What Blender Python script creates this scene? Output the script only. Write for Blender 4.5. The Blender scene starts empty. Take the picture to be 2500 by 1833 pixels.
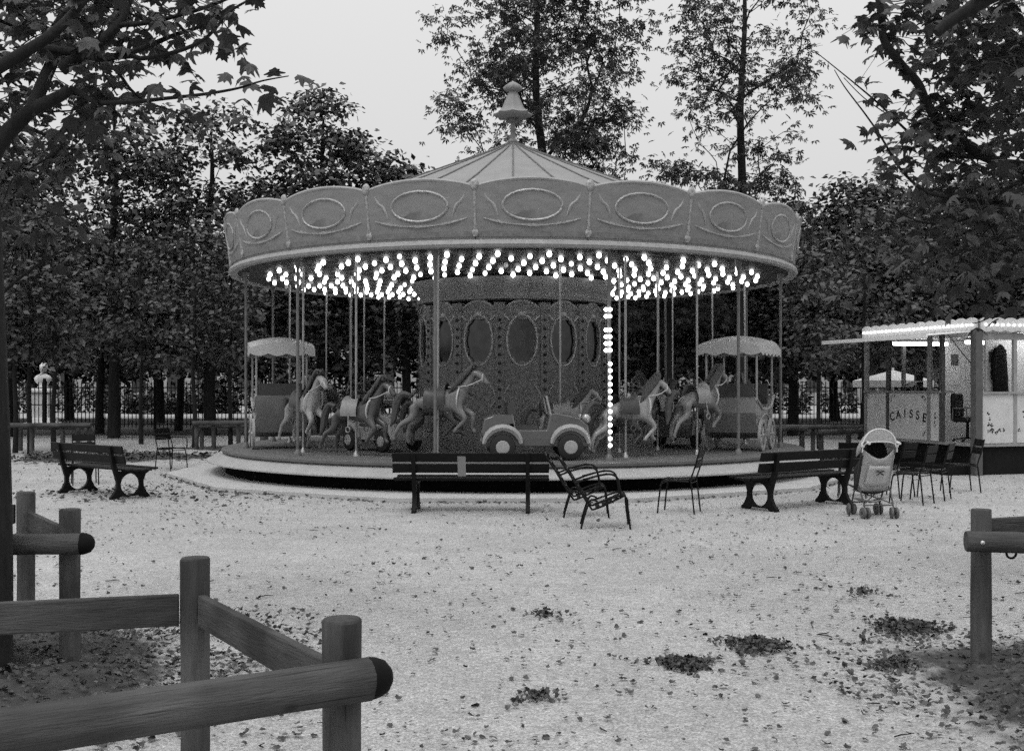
import bpy, bmesh, math, random
import numpy as np
from mathutils import Vector, Matrix, Euler
from mathutils.geometry import tessellate_polygon

random.seed(7)
rng = np.random.default_rng(11)
PI = math.pi
R = math.radians
SC = bpy.context.scene
COL = SC.collection

# ------------------------------------------------------------------ camera
EYE = 1.7
FPX = 2700.0          # focal length in pixels of the 2500 px wide photograph
HOR = 945.0           # horizon row
cam_d = bpy.data.cameras.new('camera')
cam_d.sensor_width = 36.0
cam_d.lens = 36.0 * FPX / 2500.0
cam_d.shift_y = (HOR - 916.5) / 2500.0
cam_d.clip_end = 2000
cam_d.clip_start = 0.05
cam = bpy.data.objects.new('camera', cam_d)
COL.objects.link(cam)
cam.location = (0, 0, EYE)
cam.rotation_euler = (R(90), 0, 0)
SC.camera = cam

# ------------------------------------------------------------------ sky and sun (overcast dusk)
SUN_EL, SUN_AZ = 58, 205
w = bpy.data.worlds.new('World')
SC.world = w
w.use_nodes = True
nt = w.node_tree
nt.nodes.clear()
sky = nt.nodes.new('ShaderNodeTexSky')
sky.sky_type = 'NISHITA'
sky.sun_disc = False
sky.sun_elevation = R(SUN_EL)
sky.sun_rotation = R(SUN_AZ)
sky.air_density = 2.0
sky.dust_density = 6.0
sky.ozone_density = 1.0
bw = nt.nodes.new('ShaderNodeRGBToBW')
pw = nt.nodes.new('ShaderNodeMath'); pw.operation = 'POWER'; pw.inputs[1].default_value = 0.12   # cloud cover evens the sky out
ml = nt.nodes.new('ShaderNodeMath'); ml.operation = 'MULTIPLY'; ml.inputs[1].default_value = 5.45
bg = nt.nodes.new('ShaderNodeBackground'); bg.inputs['Strength'].default_value = 0.1
wo = nt.nodes.new('ShaderNodeOutputWorld')
nt.links.new(sky.outputs[0], bw.inputs[0])
nt.links.new(bw.outputs[0], pw.inputs[0])
nt.links.new(pw.outputs[0], ml.inputs[0])
wtc = nt.nodes.new('ShaderNodeTexCoord')
wsp = nt.nodes.new('ShaderNodeSeparateXYZ')
wmr = nt.nodes.new('ShaderNodeMapRange')      # an overcast sky is brighter overhead than at the horizon
wmr.inputs['To Min'].default_value = 1.0; wmr.inputs['To Max'].default_value = 2.5
wmu = nt.nodes.new('ShaderNodeMath'); wmu.operation = 'MULTIPLY'
nt.links.new(wtc.outputs['Generated'], wsp.inputs[0])
wsq = nt.nodes.new('ShaderNodeMath'); wsq.operation = 'POWER'; wsq.inputs[1].default_value = 2.0
wmx = nt.nodes.new('ShaderNodeMath'); wmx.operation = 'MAXIMUM'; wmx.inputs[1].default_value = 0.0
nt.links.new(wsp.outputs[2], wmx.inputs[0]); nt.links.new(wmx.outputs[0], wsq.inputs[0])
nt.links.new(wsq.outputs[0], wmr.inputs['Value'])
nt.links.new(ml.outputs[0], wmu.inputs[0]); nt.links.new(wmr.outputs[0], wmu.inputs[1])
nt.links.new(wmu.outputs[0], bg.inputs['Color'])
nt.links.new(bg.outputs[0], wo.inputs[0])
sun_d = bpy.data.lights.new('sun', 'SUN')
sun_d.energy = 0.9
sun_d.angle = R(22)
sun_d.color = (1, 1, 1)
sun = bpy.data.objects.new('sun', sun_d)
COL.objects.link(sun)
sun.rotation_euler = (R(90 - SUN_EL), 0, R(-25))
SC.view_settings.view_transform = 'Standard'
SC.view_settings.look = 'None'
SC.view_settings.exposure = 0.12
SC.view_settings.gamma = 1.0
SC.view_settings.use_curve_mapping = False
SC.cycles.use_denoising = False
SC.cycles.use_adaptive_sampling = True
SC.cycles.adaptive_threshold = 0.045       # leaves a little grain, like the film
SC.cycles.adaptive_min_samples = 20
SC.cycles.max_bounces = 8
SC.cycles.transparent_max_bounces = 16
SC.cycles.sample_clamp_indirect = 1.5

# ------------------------------------------------------------------ helpers
def W(px, py, d):
    """photograph pixel at depth d -> world point"""
    return Vector(((px - 1250.0) / FPX * d, d, EYE - (py - HOR) / FPX * d))

def WX(px, d):
    return (px - 1250.0) / FPX * d

def tag(o, label=None, cat=None, group=None, kind=None):
    if label: o['label'] = label
    if cat: o['category'] = cat
    if group: o['group'] = group
    if kind: o['kind'] = kind
    return o

def empty(name, loc=(0, 0, 0), rz=0.0):
    o = bpy.data.objects.new(name, None)
    o.empty_display_size = 0.2
    COL.objects.link(o)
    o.location = loc
    o.rotation_euler = (0, 0, rz)
    return o

def link(name, me, parent=None, loc=None, rot=None, scale=None):
    o = bpy.data.objects.new(name, me)
    COL.objects.link(o)
    if parent is not None: o.parent = parent
    if loc is not None: o.location = loc
    if rot is not None: o.rotation_euler = rot
    if scale is not None: o.scale = scale
    return o

def copy_tree(o, parent=None):
    c = o.copy()
    COL.objects.link(c)
    c.parent = parent
    for ch in list(o.children):
        copy_tree(ch, c)
    return c

def catmull(pts, n=4):
    P = [Vector(p) for p in pts]
    if len(P) < 3: return P
    out = []
    for i in range(len(P) - 1):
        p0 = P[max(i - 1, 0)]; p1 = P[i]; p2 = P[i + 1]; p3 = P[min(i + 2, len(P) - 1)]
        for k in range(n):
            t = k / n
            out.append(0.5 * ((2 * p1) + (p2 - p0) * t + (2 * p0 - 5 * p1 + 4 * p2 - p3) * t * t + (3 * p1 - p0 - 3 * p2 + p3) * t ** 3))
    out.append(P[-1])
    return out

class MB:
    def __init__(self):
        self.v = []; self.f = []
    def add(self, verts, faces, m=None):
        b = len(self.v)
        for p in verts:
            p = Vector(p)
            self.v.append(tuple(m @ p) if m is not None else tuple(p))
        for f in faces:
            self.f.append(tuple(i + b for i in f))
        return self
    def box(self, lo, hi, m=None, taper=0):
        x0, y0, z0 = lo; x1, y1, z1 = hi
        t = taper
        v = [(x0, y0, z0), (x1, y0, z0), (x1, y1, z0), (x0, y1, z0), (x0 + t, y0 + t, z1), (x1 - t, y0 + t, z1), (x1 - t, y1 - t, z1), (x0 + t, y1 - t, z1)]
        f = [(3, 2, 1, 0), (4, 5, 6, 7), (0, 1, 5, 4), (1, 2, 6, 5), (2, 3, 7, 6), (3, 0, 4, 7)]
        return self.add(v, f, m)
    def bar(self, a, b, wd, ht, up=(0, 0, 1)):
        a = Vector(a); b = Vector(b); d = b - a; L = d.length
        z = d.normalized(); u = Vector(up)
        x = u.cross(z)
        if x.length < 1e-4: x = Vector((1, 0, 0)).cross(z)
        x.normalize(); y = z.cross(x)
        m = Matrix((x, y, z)).transposed().to_4x4(); m.translation = a
        return self.box((-wd / 2, -ht / 2, 0), (wd / 2, ht / 2, L), m)
    def tube(self, pts, r, n=8, caps=True, smooth=0):
        P = catmull(pts, smooth) if smooth else [Vector(p) for p in pts]
        k = len(P)
        if isinstance(r, (int, float)): rr = [r] * k
        else:
            rr = [float(np.interp(i / max(k - 1, 1), np.linspace(0, 1, len(r)), r)) for i in range(k)]
        vs = []; fs = []
        t0 = (P[1] - P[0]).normalized()
        ref = Vector((0, 0, 1)) if abs(t0.z) < 0.9 else Vector((1, 0, 0))
        x = ref.cross(t0).normalized()
        for i in range(k):
            t = (P[min(i + 1, k - 1)] - P[max(i - 1, 0)])
            if t.length < 1e-9: t = t0.copy()
            t.normalize()
            x = x - t * x.dot(t)
            if x.length < 1e-6: x = Vector((1, 0, 0)).cross(t)
            x.normalize(); y = t.cross(x)
            for j in range(n):
                a = 2 * PI * j / n
                vs.append(P[i] + (x * math.cos(a) + y * math.sin(a)) * rr[i])
        for i in range(k - 1):
            for j in range(n):
                a = i * n + j; b = i * n + (j + 1) % n
                fs.append((a, b, b + n, a + n))
        if caps:
            fs.append(tuple(reversed(range(n))))
            fs.append(tuple((k - 1) * n + j for j in range(n)))
        return self.add(vs, fs)
    def lathe(self, prof, n=32, m=None, a0=0.0, a1=2 * PI):
        full = abs(a1 - a0 - 2 * PI) < 1e-6
        cnt = n if full else n + 1
        vs = []; fs = []
        for (r, z) in prof:
            for j in range(cnt):
                a = a0 + (a1 - a0) * j / n
                vs.append((r * math.cos(a), r * math.sin(a), z))
        for i in range(len(prof) - 1):
            for j in range(n):
                a = i * cnt + j; b = i * cnt + (j + 1) % cnt
                fs.append((a, b, b + cnt, a + cnt))
        return self.add(vs, fs, m)
    def extr(self, outer, holes, t, m=None):
        """flat outline (with holes) in local xy, extruded t along z, centred"""
        loops = [[Vector((p[0], p[1], 0)) for p in outer]] + [[Vector((p[0], p[1], 0)) for p in h] for h in holes]
        tri = tessellate_polygon(loops)
        flat = [p for l in loops for p in l]
        n = len(flat)
        vs = [(p.x, p.y, -t / 2) for p in flat] + [(p.x, p.y, t / 2) for p in flat]
        fs = []
        for a, b, c in tri:
            fs.append((a, b, c)); fs.append((c + n, b + n, a + n))
        s = 0
        for l in loops:
            k = len(l)
            for i in range(k):
                a = s + i; b = s + (i + 1) % k
                fs.append((a, b, b + n, a + n))
            s += k
        return self.add(vs, fs, m)
    def ball(self, c, r, n=12, sq=(1, 1, 1)):
        h = n // 2
        prof = [(math.sin(PI * i / h) * 1.0, -math.cos(PI * i / h)) for i in range(h + 1)]
        m = Matrix.Translation(Vector(c)) @ Matrix.Diagonal((r * sq[0], r * sq[1], r * sq[2], 1))
        return self.lathe([(max(p, 1e-4), z) for p, z in prof], n, m)
    def mesh(self, name, mat, smooth=True, angle=35):
        me = bpy.data.meshes.new(name)
        me.from_pydata(self.v, [], self.f)
        bm = bmesh.new(); bm.from_mesh(me)
        bmesh.ops.recalc_face_normals(bm, faces=bm.faces)
        bm.to_mesh(me); bm.free()
        if mat: me.materials.append(mat)
        if smooth:
            me.polygons.foreach_set('use_smooth', [True] * len(me.polygons))
            me.set_sharp_from_angle(angle=R(angle))
        me.update()
        return me
    def build(self, name, mat, parent=None, smooth=True, angle=35, loc=None, rot=None, bevel=0, seg=2):
        me = self.mesh(name, mat, smooth, angle)
        o = link(name, me, parent, loc, rot)
        if bevel:
            b = o.modifiers.new('bevel', 'BEVEL'); b.width = bevel; b.segments = seg; b.limit_method = 'ANGLE'; b.angle_limit = R(40)
        return o

# ------------------------------------------------------------------ materials (a black and white photograph: greys only)
def mat(name, v, rough=0.8, var=0.2, scale=6.0, bump=0.0, bscale=40.0, metal=0.0, stretch=None, detail=5.0, spec=0.3, spots=0.0, sscale=5.0, coat=0.0):
    m = bpy.data.materials.new(name)
    m.use_nodes = True
    n = m.node_tree; b = n.nodes['Principled BSDF']
    b.inputs['Roughness'].default_value = rough
    b.inputs['Metallic'].default_value = metal
    b.inputs['Specular IOR Level'].default_value = spec
    b.inputs['Coat Weight'].default_value = coat
    tc = n.nodes.new('ShaderNodeTexCoord')
    mp = n.nodes.new('ShaderNodeMapping')
    if stretch: mp.inputs['Scale'].default_value = stretch
    n.links.new(tc.outputs['Object'], mp.inputs[0])
    no = n.nodes.new('ShaderNodeTexNoise'); no.inputs['Scale'].default_value = scale; no.inputs['Detail'].default_value = detail
    n.links.new(mp.outputs[0], no.inputs['Vector'])
    mr = n.nodes.new('ShaderNodeMapRange')
    mr.inputs['From Min'].default_value = 0.25; mr.inputs['From Max'].default_value = 0.75
    mr.inputs['To Min'].default_value = v * (1 - var); mr.inputs['To Max'].default_value = v * (1 + var)
    n.links.new(no.outputs['Fac'], mr.inputs['Value'])
    last = mr.outputs[0]
    if spots:
        vo = n.nodes.new('ShaderNodeTexVoronoi'); vo.inputs['Scale'].default_value = sscale
        n.links.new(tc.outputs['Object'], vo.inputs['Vector'])
        m2 = n.nodes.new('ShaderNodeMapRange'); m2.inputs['From Min'].default_value = 0.04; m2.inputs['From Max'].default_value = 0.16
        m2.inputs['To Min'].default_value = 1 - spots; m2.inputs['To Max'].default_value = 1.0
        n.links.new(vo.outputs['Distance'], m2.inputs['Value'])
        mu = n.nodes.new('ShaderNodeMath'); mu.operation = 'MULTIPLY'
        n.links.new(last, mu.inputs[0]); n.links.new(m2.outputs[0], mu.inputs[1]); last = mu.outputs[0]
    n.links.new(last, b.inputs['Base Color'])
    if bump:
        nb = n.nodes.new('ShaderNodeTexNoise'); nb.inputs['Scale'].default_value = bscale; nb.inputs['Detail'].default_value = 4
        n.links.new(mp.outputs[0], nb.inputs['Vector'])
        bp = n.nodes.new('ShaderNodeBump'); bp.inputs['Strength'].default_value = bump; bp.inputs['Distance'].default_value = 0.02
        n.links.new(nb.outputs['Fac'], bp.inputs['Height']); n.links.new(bp.outputs[0], b.inputs['Normal'])
    return m

def emis(name, v, s):
    m = bpy.data.materials.new(name); m.use_nodes = True
    b = m.node_tree.nodes['Principled BSDF']
    b.inputs['Base Color'].default_value = (v, v, v, 1)
    b.inputs['Emission Color'].default_value = (1, 1, 1, 1)
    b.inputs['Emission Strength'].default_value = s
    return m

def leafmat(name, v, var=0.45, scale=3.0, trans=0.25, rough=0.55, per_object=False):
    m = bpy.data.materials.new(name); m.use_nodes = True
    n = m.node_tree; n.nodes.clear()
    out = n.nodes.new('ShaderNodeOutputMaterial')
    tc = n.nodes.new('ShaderNodeTexCoord')
    no = n.nodes.new('ShaderNodeTexNoise'); no.inputs['Scale'].default_value = scale; no.inputs['Detail'].default_value = 3
    n.links.new(tc.outputs['Object'], no.inputs['Vector'])
    mr = n.nodes.new('ShaderNodeMapRange'); mr.inputs['From Min'].default_value = 0.3; mr.inputs['From Max'].default_value = 0.7
    mr.inputs['To Min'].default_value = v * (1 - var); mr.inputs['To Max'].default_value = v * (1 + var)
    if per_object:
        oi = n.nodes.new('ShaderNodeObjectInfo'); n.links.new(oi.outputs['Random'], mr.inputs['Value'])
        mr.inputs['From Min'].default_value = 0; mr.inputs['From Max'].default_value = 1
    else:
        n.links.new(no.outputs['Fac'], mr.inputs['Value'])
    b = n.nodes.new('ShaderNodeBsdfPrincipled')
    b.inputs['Roughness'].default_value = rough; b.inputs['Specular IOR Level'].default_value = 0.5
    n.links.new(mr.outputs[0], b.inputs['Base Color'])
    t = n.nodes.new('ShaderNodeBsdfTranslucent'); n.links.new(mr.outputs[0], t.inputs['Color'])
    mx = n.nodes.new('ShaderNodeMixShader'); mx.inputs[0].default_value = trans
    n.links.new(b.outputs[0], mx.inputs[1]); n.links.new(t.outputs[0], mx.inputs[2]); n.links.new(mx.outputs[0], out.inputs[0])
    return m

def glassmat(name, refl=0.12, tint=0.9):
    m = bpy.data.materials.new(name); m.use_nodes = True
    n = m.node_tree; n.nodes.clear()
    out = n.nodes.new('ShaderNodeOutputMaterial')
    t = n.nodes.new('ShaderNodeBsdfTransparent'); t.inputs[0].default_value = (tint, tint, tint, 1)
    g = n.nodes.new('ShaderNodeBsdfGlossy'); g.inputs['Roughness'].default_value = 0.03
    lw_ = n.nodes.new('ShaderNodeLayerWeight'); lw_.inputs[0].default_value = .5
    p_ = n.nodes.new('ShaderNodeMath'); p_.operation = 'POWER'; p_.inputs[1].default_value = 4.0
    fr = n.nodes.new('ShaderNodeMath'); fr.operation = 'MULTIPLY_ADD'; fr.inputs[1].default_value = .6; fr.inputs[2].default_value = .03
    n.links.new(lw_.outputs['Facing'], p_.inputs[0]); n.links.new(p_.outputs[0], fr.inputs[0])
    mx = n.nodes.new('ShaderNodeMixShader')
    n.links.new(fr.outputs[0], mx.inputs[0]); n.links.new(t.outputs[0], mx.inputs[1]); n.links.new(g.outputs[0], mx.inputs[2]); n.links.new(mx.outputs[0], out.inputs[0])
    return m

def gravelmat():
    m = bpy.data.materials.new('pale gravel'); m.use_nodes = True
    n = m.node_tree; b = n.nodes['Principled BSDF']
    b.inputs['Roughness'].default_value = 0.95; b.inputs['Specular IOR Level'].default_value = 0.15
    tc = n.nodes.new('ShaderNodeTexCoord')
    def noise(s, d=4):
        x = n.nodes.new('ShaderNodeTexNoise'); x.inputs['Scale'].default_value = s; x.inputs['Detail'].default_value = d
        n.links.new(tc.outputs['Object'], x.inputs['Vector']); return x
    a = noise(0.35, 4); c = noise(2.2, 4); f = noise(70, 3)
    def mrange(src, lo, hi, tlo, thi):
        x = n.nodes.new('ShaderNodeMapRange'); x.inputs['From Min'].default_value = lo; x.inputs['From Max'].default_value = hi
        x.inputs['To Min'].default_value = tlo; x.inputs['To Max'].default_value = thi
        n.links.new(src.outputs['Fac'], x.inputs['Value']); return x
    ra = mrange(a, .3, .7, .86, 1.08); rc = mrange(c, .3, .7, .90, 1.07); rf = mrange(f, .3, .7, .55, 1.38)
    vo = n.nodes.new('ShaderNodeTexVoronoi'); vo.inputs['Scale'].default_value = 38.0; vo.inputs['Randomness'].default_value = 1
    n.links.new(tc.outputs['Object'], vo.inputs['Vector'])
    rv = n.nodes.new('ShaderNodeMapRange'); rv.inputs['From Min'].default_value = 0.0; rv.inputs['From Max'].default_value = 1.0
    rv.inputs['To Min'].default_value = .78; rv.inputs['To Max'].default_value = 1.18
    sp = n.nodes.new('ShaderNodeSeparateColor'); n.links.new(vo.outputs['Color'], sp.inputs[0]); n.links.new(sp.outputs[0], rv.inputs['Value'])
    cur = None
    for x in (ra, rc, rf, rv):
        if cur is None: cur = x.outputs[0]; continue
        mu = n.nodes.new('ShaderNodeMath'); mu.operation = 'MULTIPLY'; n.links.new(cur, mu.inputs[0]); n.links.new(x.outputs[0], mu.inputs[1]); cur = mu.outputs[0]
    mu = n.nodes.new('ShaderNodeMath'); mu.operation = 'MULTIPLY'; mu.inputs[1].default_value = 0.352
    n.links.new(cur, mu.inputs[0]); n.links.new(mu.outputs[0], b.inputs['Base Color'])
    bp = n.nodes.new('ShaderNodeBump'); bp.inputs['Strength'].default_value = 0.6; bp.inputs['Distance'].default_value = 0.012
    h2 = noise(7, 3)
    ma = n.nodes.new('ShaderNodeMath'); ma.operation = 'MULTIPLY_ADD'; ma.inputs[1].default_value = 2.2
    n.links.new(h2.outputs['Fac'], ma.inputs[0]); n.links.new(f.outputs['Fac'], ma.inputs[2])
    n.links.new(ma.outputs[0], bp.inputs['Height']); n.links.new(bp.outputs[0], b.inputs['Normal'])
    return m

M = {}
M['gravel'] = gravelmat()
M['concrete'] = mat('pale concrete', 0.38, .9, .12, 3, .2, 60)
M['soil'] = mat('damp soil', 0.045, .95, .5, 9, .8, 30)
def soilmat():
    m = M['soil']; n = m.node_tree; b = n.nodes['Principled BSDF']
    src = b.inputs['Base Color'].links[0].from_socket
    at = n.nodes.new('ShaderNodeAttribute'); at.attribute_name = 'soil'
    tc = n.nodes.new('ShaderNodeTexCoord')
    no = n.nodes.new('ShaderNodeTexNoise'); no.inputs['Scale'].default_value = 5; no.inputs['Detail'].default_value = 8; no.inputs['Roughness'].default_value = .75
    n.links.new(tc.outputs['Object'], no.inputs['Vector'])
    ad = n.nodes.new('ShaderNodeMath'); ad.operation = 'MULTIPLY_ADD'; ad.inputs[1].default_value = 1.1
    n.links.new(no.outputs['Fac'], ad.inputs[0]); n.links.new(at.outputs['Fac'], ad.inputs[2])
    mr = n.nodes.new('ShaderNodeMapRange'); mr.interpolation_type = 'SMOOTHSTEP'; mr.inputs['From Min'].default_value = .58; mr.inputs['From Max'].default_value = 1.02
    n.links.new(ad.outputs[0], mr.inputs['Value'])
    mx = n.nodes.new('ShaderNodeMix'); mx.data_type = 'FLOAT'; mx.inputs[2].default_value = .33
    n.links.new(mr.outputs[0], mx.inputs[0]); n.links.new(src, mx.inputs[3]); n.links.new(mx.outputs[0], b.inputs['Base Color'])
soilmat()
M['lawn'] = mat('dark lawn', 0.035, .95, .5, 2, .6, 20)
def woodmat(name, v):
    m = mat(name, v, .92, .28, 6, .45, 26, stretch=(6, 6, .55), spots=.85, sscale=4.2, spec=.15)
    n = m.node_tree; b = n.nodes['Principled BSDF']
    src = b.inputs['Base Color'].links[0].from_socket
    tc = n.nodes.new('ShaderNodeTexCoord'); oi = n.nodes.new('ShaderNodeObjectInfo')
    cur = src
    # drying cracks along the grain, then grime blotches
    for (sc_, st, lo, hi, tmin) in ((13, (7, 7, .12), .64, .70, .42), (2.6, (1, 1, 1), .35, .62, .55)):
        mp = n.nodes.new('ShaderNodeMapping'); mp.inputs['Scale'].default_value = st
        n.links.new(tc.outputs['Object'], mp.inputs[0])
        no = n.nodes.new('ShaderNodeTexNoise'); no.inputs['Scale'].default_value = sc_; no.inputs['Detail'].default_value = 3; no.noise_dimensions = '4D'
        n.links.new(mp.outputs[0], no.inputs['Vector']); n.links.new(oi.outputs['Random'], no.inputs['W'])
        mr = n.nodes.new('ShaderNodeMapRange'); mr.inputs['From Min'].default_value = lo; mr.inputs['From Max'].default_value = hi
        mr.inputs['To Min'].default_value = 1.0 if tmin < .5 else tmin; mr.inputs['To Max'].default_value = tmin if tmin < .5 else 1.15
        n.links.new(no.outputs['Fac'], mr.inputs['Value'])
        mu = n.nodes.new('ShaderNodeMath'); mu.operation = 'MULTIPLY'
        n.links.new(cur, mu.inputs[0]); n.links.new(mr.outputs[0], mu.inputs[1]); cur = mu.outputs[0]
    n.links.new(cur, b.inputs['Base Color'])
    return m
M['wood'] = woodmat('weathered round timber', 0.078)
M['wood_b'] = woodmat('weathered sawn board', 0.062)
M['cap'] = mat('black end cap', 0.006, .7, .2, spec=.1)
M['steel'] = mat('zinc bolt', 0.5, .4, .1, metal=.8)
M['bench'] = mat('dark bench paint', 0.006, .55, .35, 8, .15, 50, stretch=(1, 6, 6), spec=.15)
M['iron'] = mat('dark cast iron', 0.005, .6, .3, 20, .2, 60, spec=.15)
M['chair'] = mat('dark chair paint', 0.005, .5, .3, 20, spec=.15)
M['bark'] = mat('dark bark', 0.013, .95, .45, 5, .8, 12, stretch=(3, 3, .5))
M['bark_near'] = mat('near bark', 0.014, .95, .45, 6, .8, 14, stretch=(3, 3, .6))
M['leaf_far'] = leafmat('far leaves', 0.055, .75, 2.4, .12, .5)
M['leaf_shaded'] = leafmat('hindmost shaded leaves', 0.014, .5, 1.2, .1)  # darker leaf tone, puts the shade of the crown gaps into the colour
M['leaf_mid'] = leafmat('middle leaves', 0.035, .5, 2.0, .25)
M['leaf_near'] = leafmat('near leaves', 0.034, .4, 1, .2, .6, per_object=True)
M['leaf_near_s'] = leafmat('near leaf mass', 0.03, .6, 9, .2, .55)
M['litter'] = leafmat('fallen leaves', 0.055, 1.0, 26, .05, .9)
M['cupw'] = mat('white paper', 0.55, .8, .1)
M['fence'] = mat('black railing paint', 0.008, .6, .2, spec=.15)
M['stone'] = mat('pale stone', 0.6, .85, .25, 4, .3, 20)
M['facade'] = mat('far pale facade', 0.3, .9, .15, .3)
M['darkglass'] = mat('far window', 0.04, .3, .1)
M['canvas'] = mat('pale roof canvas', 0.225, .85, .1, 2.0)
M['fascia'] = mat('rounding board paint', 0.2, .6, .16, 4.0, .1, 30, stretch=(1, 1, 3))
M['fascia_hi'] = mat('moulding paint', 0.29, .55, .15, 8)
M['fascia_lo'] = mat('relief paint', 0.165, .55, .3, 12)
M['seam'] = mat('roof seam', 0.12, .8, .2)
M['gilt'] = mat('worn gilding', 0.3, .4, .45, 22, .4, 50, metal=.3)
M['oval'] = mat('painted landscape', 0.15, .5, .75, 3.2, .1, 20, detail=8)
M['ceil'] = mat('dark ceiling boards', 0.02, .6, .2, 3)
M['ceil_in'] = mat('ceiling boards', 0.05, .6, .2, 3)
M['drum'] = mat('drum carving', 0.15, .5, .5, 26, .6, 40)
M['drum_hi'] = mat('drum gilding', 0.34, .4, .35, 30, .4, 40, metal=.2)
M['mirror'] = mat('old mirror', 0.07, .2, .25, 5, metal=1.0)
M['platform'] = mat('platform boards', 0.10, .6, .2, 4)
M['skirt'] = mat('pale skirt sheet metal', 0.33, .55, .12, 3, .05, 10)
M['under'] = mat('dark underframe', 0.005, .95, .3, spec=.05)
M['brass'] = mat('brass pole', 0.3, .35, .2, 10, metal=.7)
M['pole'] = mat('painted post', 0.12, .5, .2, 10)
M['rope_hi'] = mat('white harness', 0.45, .5, .15)
M['horse'] = [mat('horse paint pale', 0.26, .4, .25, 7, coat=.3), mat('horse paint grey', 0.14, .4, .3, 7, coat=.3), mat('horse paint dark', 0.065, .4, .3, 7, coat=.3)]
M['mane'] = mat('mane paint', 0.06, .5, .3, 20, .3, 60)
M['saddle'] = [mat('saddle paint light', 0.22, .4, .2, 9), mat('saddle paint dark', 0.05, .4, .2, 9)]
M['car'] = [mat('car paint light', 0.24, .3, .1, 2, coat=.5), mat('car paint dark', 0.09, .3, .1, 2, coat=.5)]
M['cab'] = mat('cab paint', 0.16, .35, .15, 3, coat=.3)
M['cabroof'] = mat('cab roof paint', 0.42, .4, .08, 3)
M['tyre'] = mat('rubber', 0.02, .8, .2)
M['bulb'] = emis('lit bulb', .9, 7.0)
def bulb_vary(m, lo, hi):
    n = m.node_tree; b = n.nodes['Principled BSDF']
    oi = n.nodes.new('ShaderNodeObjectInfo')
    mr = n.nodes.new('ShaderNodeMapRange'); mr.inputs['From Min'].default_value = .025; mr.inputs['From Max'].default_value = .35; mr.inputs['To Min'].default_value = lo; mr.inputs['To Max'].default_value = hi
    gt = n.nodes.new('ShaderNodeMath'); gt.operation = 'GREATER_THAN'; gt.inputs[1].default_value = .025
    mu = n.nodes.new('ShaderNodeMath'); mu.operation = 'MULTIPLY'
    n.links.new(oi.outputs['Random'], mr.inputs['Value']); n.links.new(oi.outputs['Random'], gt.inputs[0])
    n.links.new(mr.outputs[0], mu.inputs[0]); n.links.new(gt.outputs[0], mu.inputs[1]); n.links.new(mu.outputs[0], b.inputs['Emission Strength'])
bulb_vary(M['bulb'], 1.2, 8.0)
M['bulb_off'] = mat('unlit bulb', 0.03, .2, .1)
M['bulb_k'] = emis('kiosk bulb', .9, 2.2)
M['tube'] = emis('fluorescent tube', .9, 11.0)
M['kpanel'] = mat('kiosk panel light', 0.5, .6, .1, 5)
M['kpanel2'] = mat('kiosk panel greyer', 0.62, .6, .12, 5)
M['kpost'] = mat('kiosk post', 0.085, .6, .2, 8)
M['kpostl'] = mat('kiosk post light', 0.25, .6, .2, 8)
M['kwall'] = mat('kiosk inner wall', 0.62, .7, .06, 4)
M['kwhite'] = mat('kiosk white', 0.75, .6, .05, 4)
M['kdark'] = mat('kiosk skirt', 0.008, .8, .3, spec=.15)
M['print'] = mat('painted lettering', 0.03, .7, .2)
M['glass'] = glassmat('pane')
M['black'] = mat('black plastic', 0.008, .45, .2, spec=.15)
M['cloth'] = mat('dark coat cloth', 0.008, .95, .3, spec=.15)
M['parasol'] = mat('white parasol cloth', 0.75, .8, .05, 3)
M['fab'] = mat('stroller fabric', 0.34, .9, .3, 60, .3, 200)
M['fabl'] = mat('stroller pocket', 0.46, .9, .25, 80, .3, 200)
M['fabd'] = mat('stroller dark fabric', 0.018, .9, .2)
M['fabw'] = mat('stroller piping', 0.6, .6, .1)
M['tubew'] = mat('stroller tube', 0.05, .4, .2)
M['wheel'] = mat('stroller wheel', 0.11, .6, .2, 20)

# ------------------------------------------------------------------ ground
g = MB(); g.add([(-500, -200, 0), (500, -200, 0), (500, 800, 0), (-500, 800, 0)], [(0, 1, 2, 3)])
tag(g.build('ground', M['gravel'], smooth=False), 'pale fine gravel of the clearing', kind='structure')
lw = MB(); lw.add([(-90, 39.5, .004), (90, 38.5, .004), (90, 60, .004), (-90, 60, .004)], [(0, 1, 2, 3)])
tag(lw.build('lawn', M['lawn'], smooth=False), 'dark strip of grass under the railing', kind='structure')

CX, CY = 0.02, 22.9
pad = MB()
pp = [(6.85 * math.cos(R(15 + 30 * k)), 6.85 * math.sin(R(15 + 30 * k))) for k in range(12)]
pad.extr(pp, [], .10)
tag(pad.build('pavement', M['concrete'], smooth=False, loc=(CX, CY, .02), bevel=.008), 'twelve sided pale concrete slab under the carousel', kind='structure')

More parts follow.
